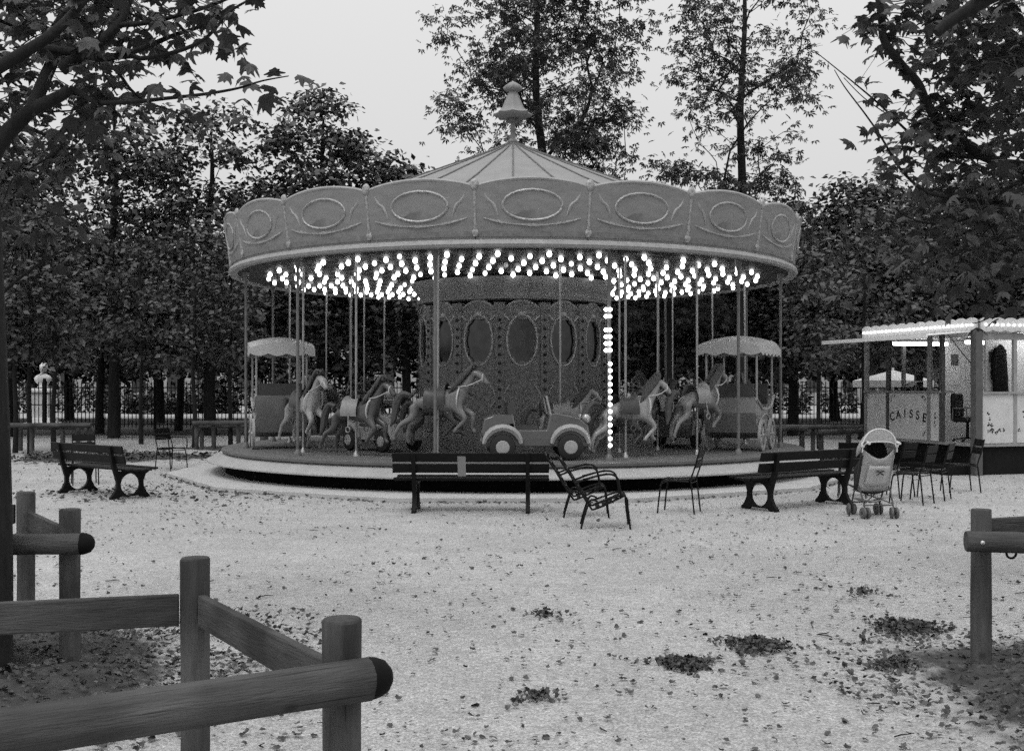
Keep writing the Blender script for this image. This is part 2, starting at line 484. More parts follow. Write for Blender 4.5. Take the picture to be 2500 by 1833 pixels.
def mound(name, cx, cy, rx, ry, h, seed, label):
    n = 42
    vs = []; fs = []; cov = []
    r_ = np.random.default_rng(seed)
    ph = r_.uniform(0, 6.28, 8)
    for i in range(n + 1):
        for j in range(n + 1):
            u = -1 + 2 * i / n; v = -1 + 2 * j / n
            q = math.hypot(u, v); a = math.atan2(v, u)
            # square grid to disc
            if q > 0:
                mx = max(abs(u), abs(v)); u2 = u / q * mx; v2 = v / q * mx
            else: u2 = v2 = 0; mx = 0
            edge = 1 + .10 * math.sin(3 * a + ph[0]) + .07 * math.sin(5 * a + ph[1]) + .05 * math.sin(9 * a + ph[2])
            x = cx + rx * u2 * edge; y = cy + ry * v2 * edge
            z = h * max(0, (1 - mx)) ** 1.2 * (1 + .25 * math.sin(x * 7 + ph[3]) * math.sin(y * 6 + ph[4]))
            z += .018 * math.sin(x * 23 + ph[5]) * math.sin(y * 19 + ph[6]) * min(1, (1 - mx) * 5)
            vs.append((x, y, z + (.006 if mx < .999 else -.004))); cov.append(2.2 * (1 - mx))
    for i in range(n):
        for j in range(n):
            a = i * (n + 1) + j
            fs.append((a, a + 1, a + n + 2, a + n + 1))
    b = MB(); b.add(vs, fs)
    o = b.build(name, M['soil'])
    at = o.data.attributes.new('soil', 'FLOAT', 'POINT')
    at.data.foreach_set('value', [min(1.0, mxs) for mxs in cov])
    return tag(o, label, kind='structure')
mound('soil_mound', -3.15, 6.3, 1.25, 1.7, .2, 1, 'dark earth heaped round the tree at the left edge')
mound('soil_mound', 3.75, 5.6, 1.75, 1.9, .24, 2, 'dark earth bank in the lower right corner')
mound('soil_mound', -9.6, 26.6, 2.6, 2.0, .06, 3, 'dark leafy earth inside the far left rails')
mound('soil_mound', 8.6, 26.0, 2.7, 2.6, .06, 4, 'dark leafy earth inside the far right rails')
mound('soil_mound', -7.9, 30.6, 1.25, 1.2, .06, 5, 'dark leafy earth behind the armchair at left')

# ------------------------------------------------------------------ leaf clouds
T_RH = (np.array([(0, 0, 0), (.34, .42, .07), (0, 1, -.06), (-.34, .42, .07)], float), np.array([(0, 1, 2), (0, 2, 3)]))
def compound():
    v = []; f = []
    for k, (a, L) in enumerate(((-78, .62), (-40, .88), (0, 1.0), (40, .88), (78, .62))):
        ca, sa = math.cos(R(a)), math.sin(R(a))
        b = len(v)
        for x, y, z in ((0, .05, 0), (.14, .58, .0), (0, 1, -.22), (-.14, .58, .0)):
            y *= L
            v.append((x * ca + y * sa, -x * sa + y * ca, z * L))
        f += [(b, b + 1, b + 2), (b, b + 2, b + 3)]
    return np.array(v, float), np.array(f)
T_CP = compound()
def maple(curl=.1):
    half = [(0.03, -.02), (.22, -.06), (.42, .06), (.30, .16), (.56, .36), (.60, .52), (.38, .46), (.27, .50), (.30, .72), (.16, .70)]
    o = half + [(0, 1.0)] + [(-x, y) for x, y in reversed(half)]
    v = [(0, .3, .0)] + [(x, y, -curl * (x * x * 2.2 + (y - .3) ** 2)) for x, y in o]
    n = len(o)
    return np.array(v, float), np.array([(0, 1 + i, 1 + (i + 1) % n) for i in range(n)])
T_MP = maple(.25)
T_MP2 = maple(.7)
T_CR = (np.array([(0, 0, .0), (.30, -.15, .10), (.55, .25, .22), (.30, .62, .05), (.02, .95, .18), (-.32, .60, .0), (-.50, .30, .20), (-.22, -.12, .05), (0, .35, -.06)], float), np.array([(8, i, (i + 1) % 8) for i in range(8)]))

def cloud_mesh(name, P, S, D, N, tmpl, material):
    """leaves at P, size S, axis D, normal N"""
    tv, tf = tmpl
    D = D / (np.linalg.norm(D, axis=1, keepdims=True) + 1e-9)
    X = np.cross(D, N); X /= (np.linalg.norm(X, axis=1, keepdims=True) + 1e-9)
    Z = np.cross(X, D)
    k = len(tv); n = len(P)
    V = (P[:, None, :] + S[:, None, None] * (tv[None, :, 0, None] * X[:, None, :] + tv[None, :, 1, None] * D[:, None, :] + tv[None, :, 2, None] * Z[:, None, :]))
    F = (tf[None] + (np.arange(n) * k)[:, None, None]).reshape(-1, 3)
    me = bpy.data.meshes.new(name)
    me.vertices.add(n * k); me.vertices.foreach_set('co', V.reshape(-1).astype(np.float32))
    m = len(F)
    me.loops.add(m * 3); me.loops.foreach_set('vertex_index', F.reshape(-1).astype(np.int32))
    me.polygons.add(m); me.polygons.foreach_set('loop_start', np.arange(0, m * 3, 3, dtype=np.int32))
    me.update(calc_edges=True)
    me.materials.append(material)
    return me

def droop_dirs(n, out=None, down=.55, r=rng):
    a = r.uniform(0, 2 * PI, n)
    D = np.stack([np.cos(a), np.sin(a), -down + .45 * r.standard_normal(n)], 1)
    if out is not None: D[:, :2] += out[:, :2] * .8
    N = np.stack([.5 * r.standard_normal(n), .5 * r.standard_normal(n), np.ones(n)], 1)
    return D, N

# ------------------------------------------------------------------ carousel
car_root = empty('carousel', (CX, CY, .051))
car_root.scale = (.97, .97, .97)
tag(car_root, 'round fairground carousel with pale conical roof and lit bulbs under its canopy', 'carousel')
def ring(Rr, a, z=0.0):   # a: angle from the side facing the photographer, towards the right
    return Vector((Rr * math.sin(a), -Rr * math.cos(a), z))

b = MB(); b.lathe([(5.94, .012), (5.94, .25), (5.5, .42)], 96); b.build('shade_wall', M['under'], car_root)  # black wall standing in for the deep shade below the skirt
b = MB(); b.lathe([(5.90, .225), (6.24, .23), (6.31, .245), (6.31, .268), (6.2, .29), (5.97, .40), (5.9, .405)], 96); b.build('skirt_rim', M['skirt'], car_root)
b = MB(); b.lathe([(5.55, .30), (5.99, .41), (6.02, .43), (6.02, .47), (5.98, .485), (.01, .485)], 96); b.build('platform', M['platform'], car_root, angle=30)
# roof
b = MB()
prof = [(5.78, 4.60), (4.4, 5.14), (3.0, 5.68), (1.6, 6.25), (.6, 6.66), (.18, 6.86), (.08, 6.9), (.001, 6.91)]
NS = 28
vs = []; fs = []
for (r_, z_) in prof:
    for j in range(NS * 2):
        a = 2 * PI * j / (NS * 2)
        k = 1.0 if j % 2 == 0 else .992
        sag = 0 if j % 2 == 0 else -.035 * min(1, r_ / 4)
        vs.append((r_ * k * math.cos(a), r_ * k * math.sin(a), z_ + sag))
n_ = NS * 2
for i in range(len(prof) - 1):
    for j in range(n_):
        a = i * n_ + j; c = i * n_ + (j + 1) % n_
        fs.append((a, c, c + n_, a + n_))
b.add(vs, fs); b.build('roof', M['canvas'], car_root, angle=60)
seam = MB().tube([(5.76, 0, 4.612), (4.4, 0, 5.15), (3.0, 0, 5.69), (1.6, 0, 6.26), (.6, 0, 6.67), (.18, 0, 6.87)], .016, 5).mesh('seam', M['seam'])
for k in range(NS): link('seam', seam, car_root, rot=(0, 0, 2 * PI * k / NS))
# finial: stem, flared crown and knob
b = MB(); b.lathe([(.10, 6.86), (.12, 6.93), (.06, 7.0), (.045, 7.2), (.05, 7.32), (.16, 7.36), (.09, 7.42)], 20); b.build('finial_stem', M['fascia_lo'], car_root)
b = MB()
fp = [(.05, 7.42), (.34, 7.46), (.38, 7.52), (.27, 7.58), (.2, 7.68), (.15, 7.82), (.1, 7.95), (.08, 8.0), (.17, 8.03), (.19, 8.09), (.13, 8.15), (.05, 8.2), (.001, 8.23)]
vs = []; fs = []; n_ = 24
for (r_, z_) in fp:
    for j in range(n_):
        a = 2 * PI * j / n_; k = 1 + .12 * math.cos(8 * a)
        vs.append((r_ * k * math.cos(a), r_ * k * math.sin(a), z_))
for i in range(len(fp) - 1):
    for j in range(n_):
        a = i * n_ + j; c = i * n_ + (j + 1) % n_
        fs.append((a, c, c + n_, a + n_))
b.add(vs, fs); b.build('finial', M['canvas'], car_root, angle=60)
# ceiling
b = MB(); b.lathe([(5.7, 4.0), (5.62, 3.985), (5.2, 3.975)], 96); b.build('shaded_ceiling_border', M['ceil'], car_root)  # outer ring coloured near black to give the shade inside the canopy edge
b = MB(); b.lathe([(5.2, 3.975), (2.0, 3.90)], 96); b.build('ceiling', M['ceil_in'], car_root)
# rounding boards
NB = 20
def board_mesh():
    half = PI / NB * .994
    n = 20
    outer = []; b = MB(); vs = []; fs = []
    cols = [(-half + 2 * half * i / n) for i in range(n + 1)]
    rows = 8
    for side in (0, 1):
        for a in cols:
            t = a / half
            top = 4.93 + .11 * math.cos(t * PI / 2) ** .9 - .02 * abs(t) ** 6
            for k in range(rows + 1):
                s = k / rows
                z = 4.06 + (top - 4.06) * s
                rad = 5.80 + .16 * s ** .8 - (.04 if side else 0)
                vs.append((rad * math.sin(a), -rad * math.cos(a), z))
    m = rows + 1; off = (n + 1) * m
    for i in range(n):
        for k in range(rows):
            p = i * m + k
            fs.append((p, p + m, p + m + 1, p + 1)); q = p + off
            fs.append((q, q + 1, q + m + 1, q + m))
        p = i * m; fs.append((p, p + off, p + off + m, p + m))
        p = i * m + rows; fs.append((p, p + m, p + m + off, p + off))
    for i in (0, n):
        for k in range(rows):
            p = i * m + k; fs.append((p, p + 1, p + 1 + off, p + off))
    return MB().add(vs, fs).mesh('rounding_board', M['fascia'])
def on_board(a, z):
    s = (z - 4.06) / 1.1
    rad = 5.80 + .16 * max(s, 0) ** .8
    return Vector((rad * math.sin(a), -rad * math.cos(a), z))
def board_trim():
    half = PI / NB
    b = MB()
    # raised arch edge
    pts = []
    for i in range(21):
        t = -1 + 2 * i / 20; a = t * half * .98
        top = 4.93 + .11 * math.cos(t * PI / 2) ** .9 - .02 * abs(t) ** 6
        p = on_board(a, top - .0); pts.append(p)
    b.tube(pts, .032, 6)
    return b.mesh('board_moulding', M['fascia_hi'])
def board_medal():
    b = MB(); half = PI / NB
    pts = [on_board(half * .52 * math.cos(t), 4.62 + .24 * math.sin(t)) + Vector((0, -.012, 0)) for t in np.linspace(0, 2 * PI, 25)]
    b.tube(pts, .022, 5, caps=False)
    # garland below
    pts = [on_board(half * .86 * t, 4.30 + .12 * t * t) + Vector((0, -.01, 0)) for t in np.linspace(-1, 1, 13)]
    b.tube(pts, [.012, .03, .012, .035, .012, .03, .012], 5)
    return b.mesh('board_relief', M['gilt'])
def side_leaf(s_):
    b = MB(); half = PI / NB
    for s in (s_,):
        pts = [on_board(s * half * (.60 + .25 * u), 4.45 + .42 * u + .05 * math.sin(u * 6)) + Vector((0, -.01, 0)) for u in np.linspace(0, 1, 8)]
        b.tube(pts, [.008, .03, .02, .03, .008], 5)
    return b.mesh('board_scroll', M['fascia_hi'])
def board_oval():
    half = PI / NB
    vs = [on_board(0, 4.60) + Vector((0, -.008, 0))]; fs = []
    for ring_ in (.5, 1):
        for t in np.linspace(0, 2 * PI, 25)[:-1]: vs.append(on_board(half * .51 * ring_ * math.cos(t), 4.62 + .235 * ring_ * math.sin(t)) + Vector((0, -.008, 0)))
    for i in range(24): fs += [(0, 1 + i, 1 + (i + 1) % 24), (1 + i, 25 + i, 25 + (i + 1) % 24, 1 + (i + 1) % 24)]
    return MB().add(vs, fs).mesh('painted_oval', M['oval'])
def board_band():
    half = PI / NB * .985; vs = []; fs = []
    for i in range(15):
        a = half * (-1 + 2 * i / 14)
        for z in (4.12, 4.20): vs.append(on_board(a, z) * 1.0012)
    for i in range(14): fs.append((2 * i, 2 * i + 2, 2 * i + 3, 2 * i + 1))
    for v in vs: pass
    return MB().add([(v.x * 1.001, v.y * 1.001, v.z - .005) for v in vs], fs).mesh('painted_band', M['fascia_lo'])
ov_, bd_ = board_oval(), board_band()
bm_, tm_, mm_, sm_, sm2_ = board_mesh(), board_trim(), board_medal(), side_leaf(-1), side_leaf(1)
for k in range(NB):
    o = link('rounding_board', bm_, car_root, rot=(0, 0, 2 * PI * k / NB + R(3)))
    link('moulding', tm_, o); link('medallion', mm_, o); link('painted_oval', ov_, o); link('painted_band', bd_, o); link('scroll', sm_, o); link('scroll', sm2_, o)
jm = MB()
jm.tube([on_board(0, 4.12) * 1.002, on_board(0, 4.5) * 1.002, on_board(0, 4.9) * 1.002], [.04, .022, .035], 8)
jm.ball(on_board(0, 4.93) * 1.003, .075, 10, (1, .6, 1.3)); jm.ball(on_board(0, 4.18) * 1.003, .06, 10, (1, .6, 1.2))
jm_ = jm.mesh('board_joint', M['gilt'])
for k in range(NB): link('board_joint', jm_, car_root, rot=(0, 0, 2 * PI * (k + .5) / NB + R(3)))
# lower lip of the canopy
b = MB(); b.lathe([(5.70, 4.07), (5.70, 4.0), (5.73, 3.955), (5.79, 3.94), (5.86, 3.955), (5.89, 4.0), (5.87, 4.05), (5.82, 4.08), (5.70, 4.07)], 120); b.build('canopy_lip', M['fascia_hi'], car_root)
# bulbs of the ceiling, in eleven rings
bb = MB(); bb.ball((0, 0, 0), .044, 8, (1, 1, 1.15)); bulb_me = bb.mesh('bulb', M['bulb'])
rj = [2.3 + 2.8 * j / 10 for j in range(11)]
for j, r_ in enumerate(rj):
    cnt_ = round(298 * r_ / sum(rj))
    for k in range(cnt_):
        link('bulb', bulb_me, car_root, loc=ring(r_, 2 * PI * (k + .37 * j) / cnt_, 3.90 + .075 * (r_ - 2) / 3.2 - .045))
# drum in the middle
DR = 1.92
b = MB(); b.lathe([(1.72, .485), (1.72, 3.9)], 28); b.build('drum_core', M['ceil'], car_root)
b = MB(); b.lathe([(1.80, 3.40), (2.02, 3.43), (2.05, 3.5), (1.98, 3.56), (2.06, 3.68), (2.16, 3.80), (2.18, 3.86), (2.02, 3.9)], 84); b.build('drum_cornice', M['fascia'], car_root)
b = MB(); b.lathe([(1.8, .485), (2.05, .485), (2.05, .75), (1.98, .8), (1.9, .82)], 84); b.build('drum_plinth', M['drum'], car_root)
NP = 14
wdt = 2 * DR * math.tan(PI / NP) * .98
def panel_frame():
    h = wdt / 2
    outer = [(-h, .8), (h, .8), (h, 3.22)]
    for i in range(13):
        t = 1 - 2 * i / 12
        outer.append((h * t * .96, 3.24 + .20 * math.cos(t * PI / 2) ** 1.2))
    outer.append((-h, 3.22))
    hole = []
    for i in range(48):
        t = 2 * PI * i / 48
        x = h * .60 * math.copysign(abs(math.cos(t)) ** .75, math.cos(t)); z = 2.62 + .42 * math.copysign(abs(math.sin(t)) ** .8, math.sin(t))
        k = 1 + (.045 * math.cos(10 * t))
        hole.append((x * k, 2.62 + (z - 2.62) * k))
    b = MB()
    b.extr(outer, [hole], .05, Matrix(((1, 0, 0, 0), (0, 0, -1, 0), (0, 1, 0, 0), (0, 0, 0, 1))))
    return b.mesh('panel_frame', M['drum'])
def panel_carving():
    h = wdt / 2; b = MB()
    pts = [(h * .70 * math.cos(t), -.03, 2.62 + .50 * math.sin(t)) for t in np.linspace(0, 2 * PI, 40)]
    b.tube(pts, [.014 + .012 * (i % 2) for i in range(40)], 6, caps=False)
    pts = [(h * .95 * t, -.03, 3.20 + .20 * math.cos(t * PI / 2)) for t in np.linspace(-1, 1, 17)]
    b.tube(pts, [.016 + .012 * (i % 2) for i in range(17)], 6)
    for s in (-1, 1):
        for u in range(5):
            b.ball((s * h * (.60 + .05 * u), -.03, 3.02 + .02 * u), .03, 6)
        pts = [(s * h * (.55 + .3 * math.sin(u * 3)), -.03, 1.75 - .45 * u) for u in np.linspace(0, 1, 9)]
        b.tube(pts, .016, 5)
    b.ball((0, -.03, 3.14), .07, 8, (1.3, .5, .8))
    return b.mesh('panel_carving', M['drum_hi'])
def panel_mirror():
    h = wdt / 2
    return MB().box((-h * .78, .03, 1.8), (h * .78, .045, 3.12)).mesh('mirror', M['mirror'], smooth=False)
pf, pc, pmr = panel_frame(), panel_carving(), panel_mirror()
stud = MB().ball((0, 0, 0), .034, 8).mesh('stud', M['bulb_off'])
pil = MB().box((-.085, -.04, .8), (.085, .05, 3.3)).box((-.11, -.06, 3.22), (.11, .06, 3.36)).box((-.11, -.06, .8), (.11, .06, 1.0)).mesh('pilaster', M['drum'], smooth=False)
for k in range(NP):
    a = 2 * PI * k / NP + R(-7.6) + PI / NP
    p = ring(DR, a); o = link('drum_panel', pf, car_root, loc=p, rot=(0, 0, a))
    link('carving', pc, o); link('mirror', pmr, o)
    a2 = 2 * PI * k / NP + R(-7.6)
    p = ring(DR / math.cos(PI / NP) + .0, a2); o = link('pilaster', pil, car_root, loc=p, rot=(0, 0, a2))
    for j in range(12):
        link('stud', stud, o, loc=(0, -.05, 1.15 + .17 * j))
# edge posts
post = MB().tube([(0, 0, .48), (0, 0, 4.0)], .028, 8).lathe([(.07, .48), (.07, .53), (.03, .6)], 10).lathe([(.03, 3.8), (.07, 3.93), (.07, 3.99)], 10).mesh('edge_post', M['pole'])
for k in range(12):
    a = R(16.6 + 30 * k)
    if k == 0: continue
    link('edge_post', post, car_root, loc=ring(5.55, a))
lp = MB().tube([(0, 0, .48), (0, 0, 4.0)], .032, 8).lathe([(.07, .48), (.07, .53), (.03, .6)], 10)
lpo = lp.build('lamp_post', M['pole'], car_root, loc=ring(5.55, R(16.6)))
lb = MB().ball((0, 0, 0), .034, 8).mesh('post_bulb', M['bulb'])
for j in range(21):
    if j in (13, 18): continue
    z = .74 + .112 * j
    link('bulb', lb, lpo, loc=(.014, -.05, z))
    if j >= 14: link('bulb', lb, lpo, loc=(-.055, -.03, z))

# ---- carousel horse (one skinned body)
def skin_mesh(name, joints, edges, material, sub=2):
    me = bpy.data.meshes.new(name)
    me.from_pydata([j[0] for j in joints], edges, [])
    o = bpy.data.objects.new(name, me); COL.objects.link(o)
    sk = o.modifiers.new('skin', 'SKIN'); sk.branch_smoothing = .6
    for i, j in enumerate(joints):
        r_ = j[1]
        me.skin_vertices[0].data[i].radius = r_ if isinstance(r_, tuple) else (r_, r_)
        me.skin_vertices[0].data[i].use_root = (i == 0)
    ss = o.modifiers.new('sub', 'SUBSURF'); ss.levels = sub; ss.render_levels = sub
    dg = bpy.context.evaluated_depsgraph_get()
    ev = o.evaluated_get(dg)
    out = bpy.data.meshes.new_from_object(ev)
    bpy.data.objects.remove(o)
    out.name = name
    out.materials.clear(); out.materials.append(material)
    out.polygons.foreach_set('use_smooth', [True] * len(out.polygons))
    return out
HJ = [((0, 0, .95), (.175, .19)), ((-.36, 0, 1.0), (.17, .18)), ((.33, 0, .98), (.16, .19)), ((.47, 0, 1.15), .125), ((.57, 0, 1.33), .095),
      ((.64, 0, 1.47), .078), ((.75, 0, 1.40), .07), ((.86, 0, 1.28), .05), ((.90, 0, 1.24), .042),
      ((.37, .09, .84), .085), ((.60, .10, .74), .052), ((.58, .10, .50), .032), ((.65, .10, .42), .042),
      ((.37, -.09, .84), .085), ((.54, -.10, .66), .052), ((.36, -.10, .50), .032), ((.31, -.10, .43), .042),
      ((-.40, .10, .86), .11), ((-.34, .11, .70), .075), ((-.56, .11, .52), .045), ((-.60, .11, .30), .032), ((-.55, .11, .23), .042),
      ((-.40, -.10, .86), .11), ((-.40, -.11, .68), .075), ((-.64, -.11, .56), .045), ((-.76, -.11, .36), .032), ((-.76, -.11, .28), .042)]
HE = [(0, 1), (0, 2), (2, 3), (3, 4), (4, 5), (5, 6), (6, 7), (7, 8), (2, 9), (9, 10), (10, 11), (11, 12), (2, 13), (13, 14), (14, 15), (15, 16),
      (1, 17), (17, 18), (18, 19), (19, 20), (20, 21), (1, 22), (22, 23), (23, 24), (24, 25), (25, 26)]
horse_me = [skin_mesh('carousel_horse', HJ, HE, M['horse'][k], 1 if k else 1) for k in range(3)]
mane = MB()
for i in range(9):
    t = i / 8
    p = Vector((.70, 0, 1.55)).lerp(Vector((.40, 0, 1.24)), t)
    for s in (-1, 1):
        q_ = random.uniform(.7, 1.35); mane.tube([p, p + Vector((-.07, s * .05, .04)), p + Vector((-.11 * q_, s * .11, -.06 * q_)), p + Vector((-.19 * q_, s * .10, -.20 * q_))], [.025, .034, .026, .004], 5, smooth=2)
for s in (-1, 1):
    mane.tube([(.645, s * .045, 1.52), (.65, s * .06, 1.62)], [.03, .004], 5)
mane_me = mane.mesh('mane', M['mane'])
tail_me = MB().tube([(-.50, 0, 1.06), (-.64, 0, 1.08), (-.76, .02, .92), (-.80, 0, .66), (-.86, -.02, .52)], [.03, .06, .075, .055, .006], 7, smooth=3).mesh('tail', M['mane'])
def saddle_mesh(mt):
    b = MB()
    n = 14; vs = []; fs = []
    prof = [(-.20, .06), (-.17, .02), (-.08, .0), (.05, .0), (.13, .03), (.17, .09)]
    for (x, dz) in prof:
        for j in range(n + 1):
            a = -1.9 + 3.8 * j / n
            r_ = .205
            vs.append((x, r_ * 1.0 * math.sin(a), .965 + (r_ + .02 + (dz if abs(a) < .9 else 0)) * math.cos(a)))
    m = n + 1
    for i in range(len(prof) - 1):
        for j in range(n):
            p = i * m + j; fs.append((p, p + 1, p + m + 1, p + m))
    b.add(vs, fs)
    for s in (-1, 1):
        b.tube([(.0, s * .2, .95), (.02, s * .235, .72)], .012, 5)
        b.tube([(.02 + .05 * math.cos(t), s * .24, .66 + .05 * math.sin(t)) for t in np.linspace(0, 2 * PI, 9)], .012, 5, caps=False)
    return b.mesh('saddle', mt)
sad = [saddle_mesh(m) for m in M['saddle']]
harn = MB()
harn.tube([(.39 + .02 * math.cos(t), .185 * math.sin(t), 1.0 + .21 * math.cos(t)) for t in np.linspace(0, 2 * PI, 15)], .016, 5, caps=False)
harn.tube([(.80, .062 * math.sin(t), 1.35 + .07 * math.cos(t)) for t in np.linspace(0, 2 * PI, 11)], .011, 5, caps=False)
for s in (-1, 1):
    harn.tube([(.80, s * .06, 1.33), (.55, s * .12, 1.22), (.2, s * .05, 1.2)], .009, 4, smooth=3)
harn_me = harn.mesh('harness', M['rope_hi'])
hpole_me = MB().tube([(0, 0, .48), (0, 0, 3.94)], .022, 8).lathe([(.06, .48), (.05, .52), (.022, .58)], 10).mesh('pole', M['brass'])
def put_horse(Rr, adeg, kind, lift, sc=1.0, sk=0):
    a = R(adeg)
    o = link('carousel_horse', horse_me[kind], car_root, loc=ring(Rr, a, lift), rot=(0, 0, a), scale=(sc, sc, sc))
    link('mane', mane_me, o); link('tail', tail_me, o); link('saddle', sad[sk], o); link('harness', harn_me, o)
    p = link('pole', hpole_me, o); p.location = (0, 0, (.0 - lift + .48) / sc - .48); 
    p.scale = (1, 1, 1 / sc)
    p.location = (0, 0, -lift / sc)
    return o
# ---- small car
def car_parts():
    out = {}
    prof = [(-.72, .20), (-.78, .42), (-.74, .60), (-.60, .66), (-.32, .66), (-.28, .44), (.16, .44), (.20, .66), (.30, .69), (.62, .62), (.76, .50), (.80, .30), (.76, .20)]
    mt = Matrix(((1, 0, 0, 0), (0, 0, -1, 0), (0, 1, 0, 0), (0, 0, 0, 1)))
    out['body'] = MB().extr(prof, [], .66, mt)
    wh = MB(); wh.lathe([(.03, -.06), (.15, -.06), (.18, -.04), (.19, 0), (.18, .04), (.15, .06), (.03, .06)], 18, Matrix.Rotation(R(90), 4, 'X'))
    out['wheel'] = wh
    hb = MB(); hb.lathe([(.001, -.075), (.09, -.07), (.11, -.05), (.11, .05), (.09, .07), (.001, .075)], 14, Matrix.Rotation(R(90), 4, 'X'))
    out['hub'] = hb
    ws = MB(); ws.tube([(.22, -.30, .66), (.16, -.28, .92), (.16, .28, .92), (.22, .30, .66)], .016, 6)
    out['windscreen'] = ws
    out['seat'] = MB().box((-.34, -.28, .40), (.02, .28, .50)).box((-.40, -.28, .45), (-.30, .28, .84))
    out['fender'] = MB().tube([(.27 * math.cos(t), 0, .26 * math.sin(t)) for t in np.linspace(.1, PI - .1, 11)], [.03, .055, .055, .055, .03], 6)
    out['headlight'] = MB().ball((0, 0, 0), .075, 10)
    st = MB(); st.tube([(.10, 0 + .12 * math.cos(t), .74 + .12 * math.sin(t)) for t in np.linspace(0, 2 * PI, 15)], .012, 5, caps=False); st.tube([(.1, 0, .74), (.22, 0, .62)], .012, 5)
    out['steering_wheel'] = st
    return out
cp = car_parts()
car_me = {k: v.mesh('car_' + k, None) for k, v in cp.items() if k != 'body'}
body_me = []
for k in range(2):
    me = cp['body'].mesh('small_car', M['car'][k]); body_me.append(me)
for k, mt in (('wheel', M['tyre']), ('hub', M['fascia_hi']), ('windscreen', M['brass']), ('seat', M['saddle'][1]), ('fender', M['fascia_hi']), ('headlight', M['brass']), ('steering_wheel', M['tyre'])):
    car_me[k].materials.clear(); car_me[k].materials.append(mt)
def put_car(Rr, adeg, kind, sc=1.15):
    a = R(adeg)
    o = link('small_car', body_me[kind], car_root, loc=ring(Rr, a, .485), rot=(0, 0, a), scale=(sc, sc, sc))
    bv = o.modifiers.new('bevel', 'BEVEL'); bv.width = .06; bv.segments = 3; bv.limit_method = 'ANGLE'; bv.angle_limit = R(40)
    for sx in (-.48, .50):
        for s in (-1, 1):
            link('wheel', car_me['wheel'], o, loc=(sx, s * .35, .195)); link('hub', car_me['hub'], o, loc=(sx, s * .35, .195)); link('fender', car_me['fender'], o, loc=(sx, s * .36, .22))
    for s in (-1, 1): link('headlight', car_me['headlight'], o, loc=(.74, s * .24, .60))
    for k in ('windscreen', 'seat', 'steering_wheel'): link(k, car_me[k], o)
# ---- covered carriage
def carriage_parts():
    mt = Matrix(((1, 0, 0, 0), (0, 0, -1, 0), (0, 1, 0, 0), (0, 0, 0, 1)))
    prof = []
    for x, z in ((-.80, 1.05), (-.86, .80), (-.70, .42), (-.35, .30), (.30, .30), (.62, .40), (.80, .78), (.86, 1.12), (.78, 1.12), (.62, .95), (.30, .90), (-.20, .90), (-.55, 1.0), (-.72, 1.1)):
        prof.append((x, z))
    body = MB().extr(prof, [], .98, mt)
    roof = MB(); n = 10; vs = []; fs = []
    for i in range(n + 1):
        for j in range(n + 1):
            u = -1 + 2 * i / n; v = -1 + 2 * j / n
            vs.append((u * .98, v * .62, 2.02 + .26 * (1 - .55 * u * u - .45 * v * v)))
    for i in range(n):
        for j in range(n):
            p = i * (n + 1) + j; fs.append((p, p + 1, p + n + 2, p + n + 1))
    roof.add(vs, fs)
    val = MB()
    m = 40
    for (x0, y0, x1, y1) in ((-.98, -.62, .98, -.62), (-.98, .62, .98, .62), (-.98, -.62, -.98, .62), (.98, -.62, .98, .62)):
        vs = []; fs = []
        L = math.hypot(x1 - x0, y1 - y0); k = int(L / .03)
        for i in range(k + 1):
            t = i / k; x = x0 + (x1 - x0) * t; y = y0 + (y1 - y0) * t
            u = x / .98; v = y / .62
            zt = 2.02 + .26 * (1 - .55 * u * u - .45 * v * v) + .01
            vs += [(x, y, zt), (x, y, 1.93 - .05 * abs(math.sin(L * t * 9)))]
        for i in range(k): fs.append((2 * i, 2 * i + 2, 2 * i + 3, 2 * i + 1))
        val.add(vs, fs)
    posts = MB().tube([(0, 0, 1.0), (0, 0, 2.1)], .022, 6)
    wheel = MB(); wheel.lathe([(.24, -.025), (.30, -.025), (.30, .025), (.24, .025), (.24, -.025)], 22, Matrix.Rotation(R(90), 4, 'X'))
    for k in range(8):
        a = PI * k / 4; wheel.tube([(0, 0, 0), (.26 * math.cos(a), 0, .26 * math.sin(a))], .014, 4)
    wheel.ball((0, 0, 0), .05, 8)
    seat = MB().box((-.66, -.42, .60), (-.30, .42, .78)).box((-.74, -.42, .7), (-.64, .42, 1.35)).box((.28, -.42, .6), (.60, .42, .78)).box((.60, -.42, .7), (.70, .42, 1.35))
    trim = MB()
    for s in (-1, 1):
        trim.tube([(-.80, s * .5, 1.06), (-.5, s * .5, .96), (-.2, s * .5, .86), (.3, s * .5, .86), (.6, s * .5, .93), (.85, s * .5, 1.12)], .025, 6, smooth=3)
        trim.tube([(.45 * math.cos(t), s * .5, .6 + .16 * math.sin(t)) for t in np.linspace(0, 2 * PI, 21)], .014, 5, caps=False)
    return dict(body=body.mesh('covered_carriage', M['cab']), roof=roof.mesh('carriage_roof', M['cabroof']), valance=val.mesh('valance', M['cabroof']), post=posts.mesh('carriage_posts', M['brass']),
                wheel=wheel.mesh('carriage_wheel', M['fascia_hi']), seat=seat.mesh('carriage_seat', M['saddle'][1], False), trim=trim.mesh('carriage_trim', M['fascia_hi']))
cg = carriage_parts()
def put_carriage(Rr, adeg):
    a = R(adeg)
    o = link('covered_carriage', cg['body'], car_root, loc=ring(Rr, a, .42), rot=(0, 0, a))
    for k in ('roof', 'valance', 'seat', 'trim'): link(k, cg[k], o)
    for sx in (-.72, .74):
        for s in (-1, 1): link('roof_post', cg['post'], o, loc=(sx, s * .48, 0))
    for sx in (-.45, .45):
        for s in (-1, 1): link('wheel', cg['wheel'], o, loc=(sx, s * .53, .37))

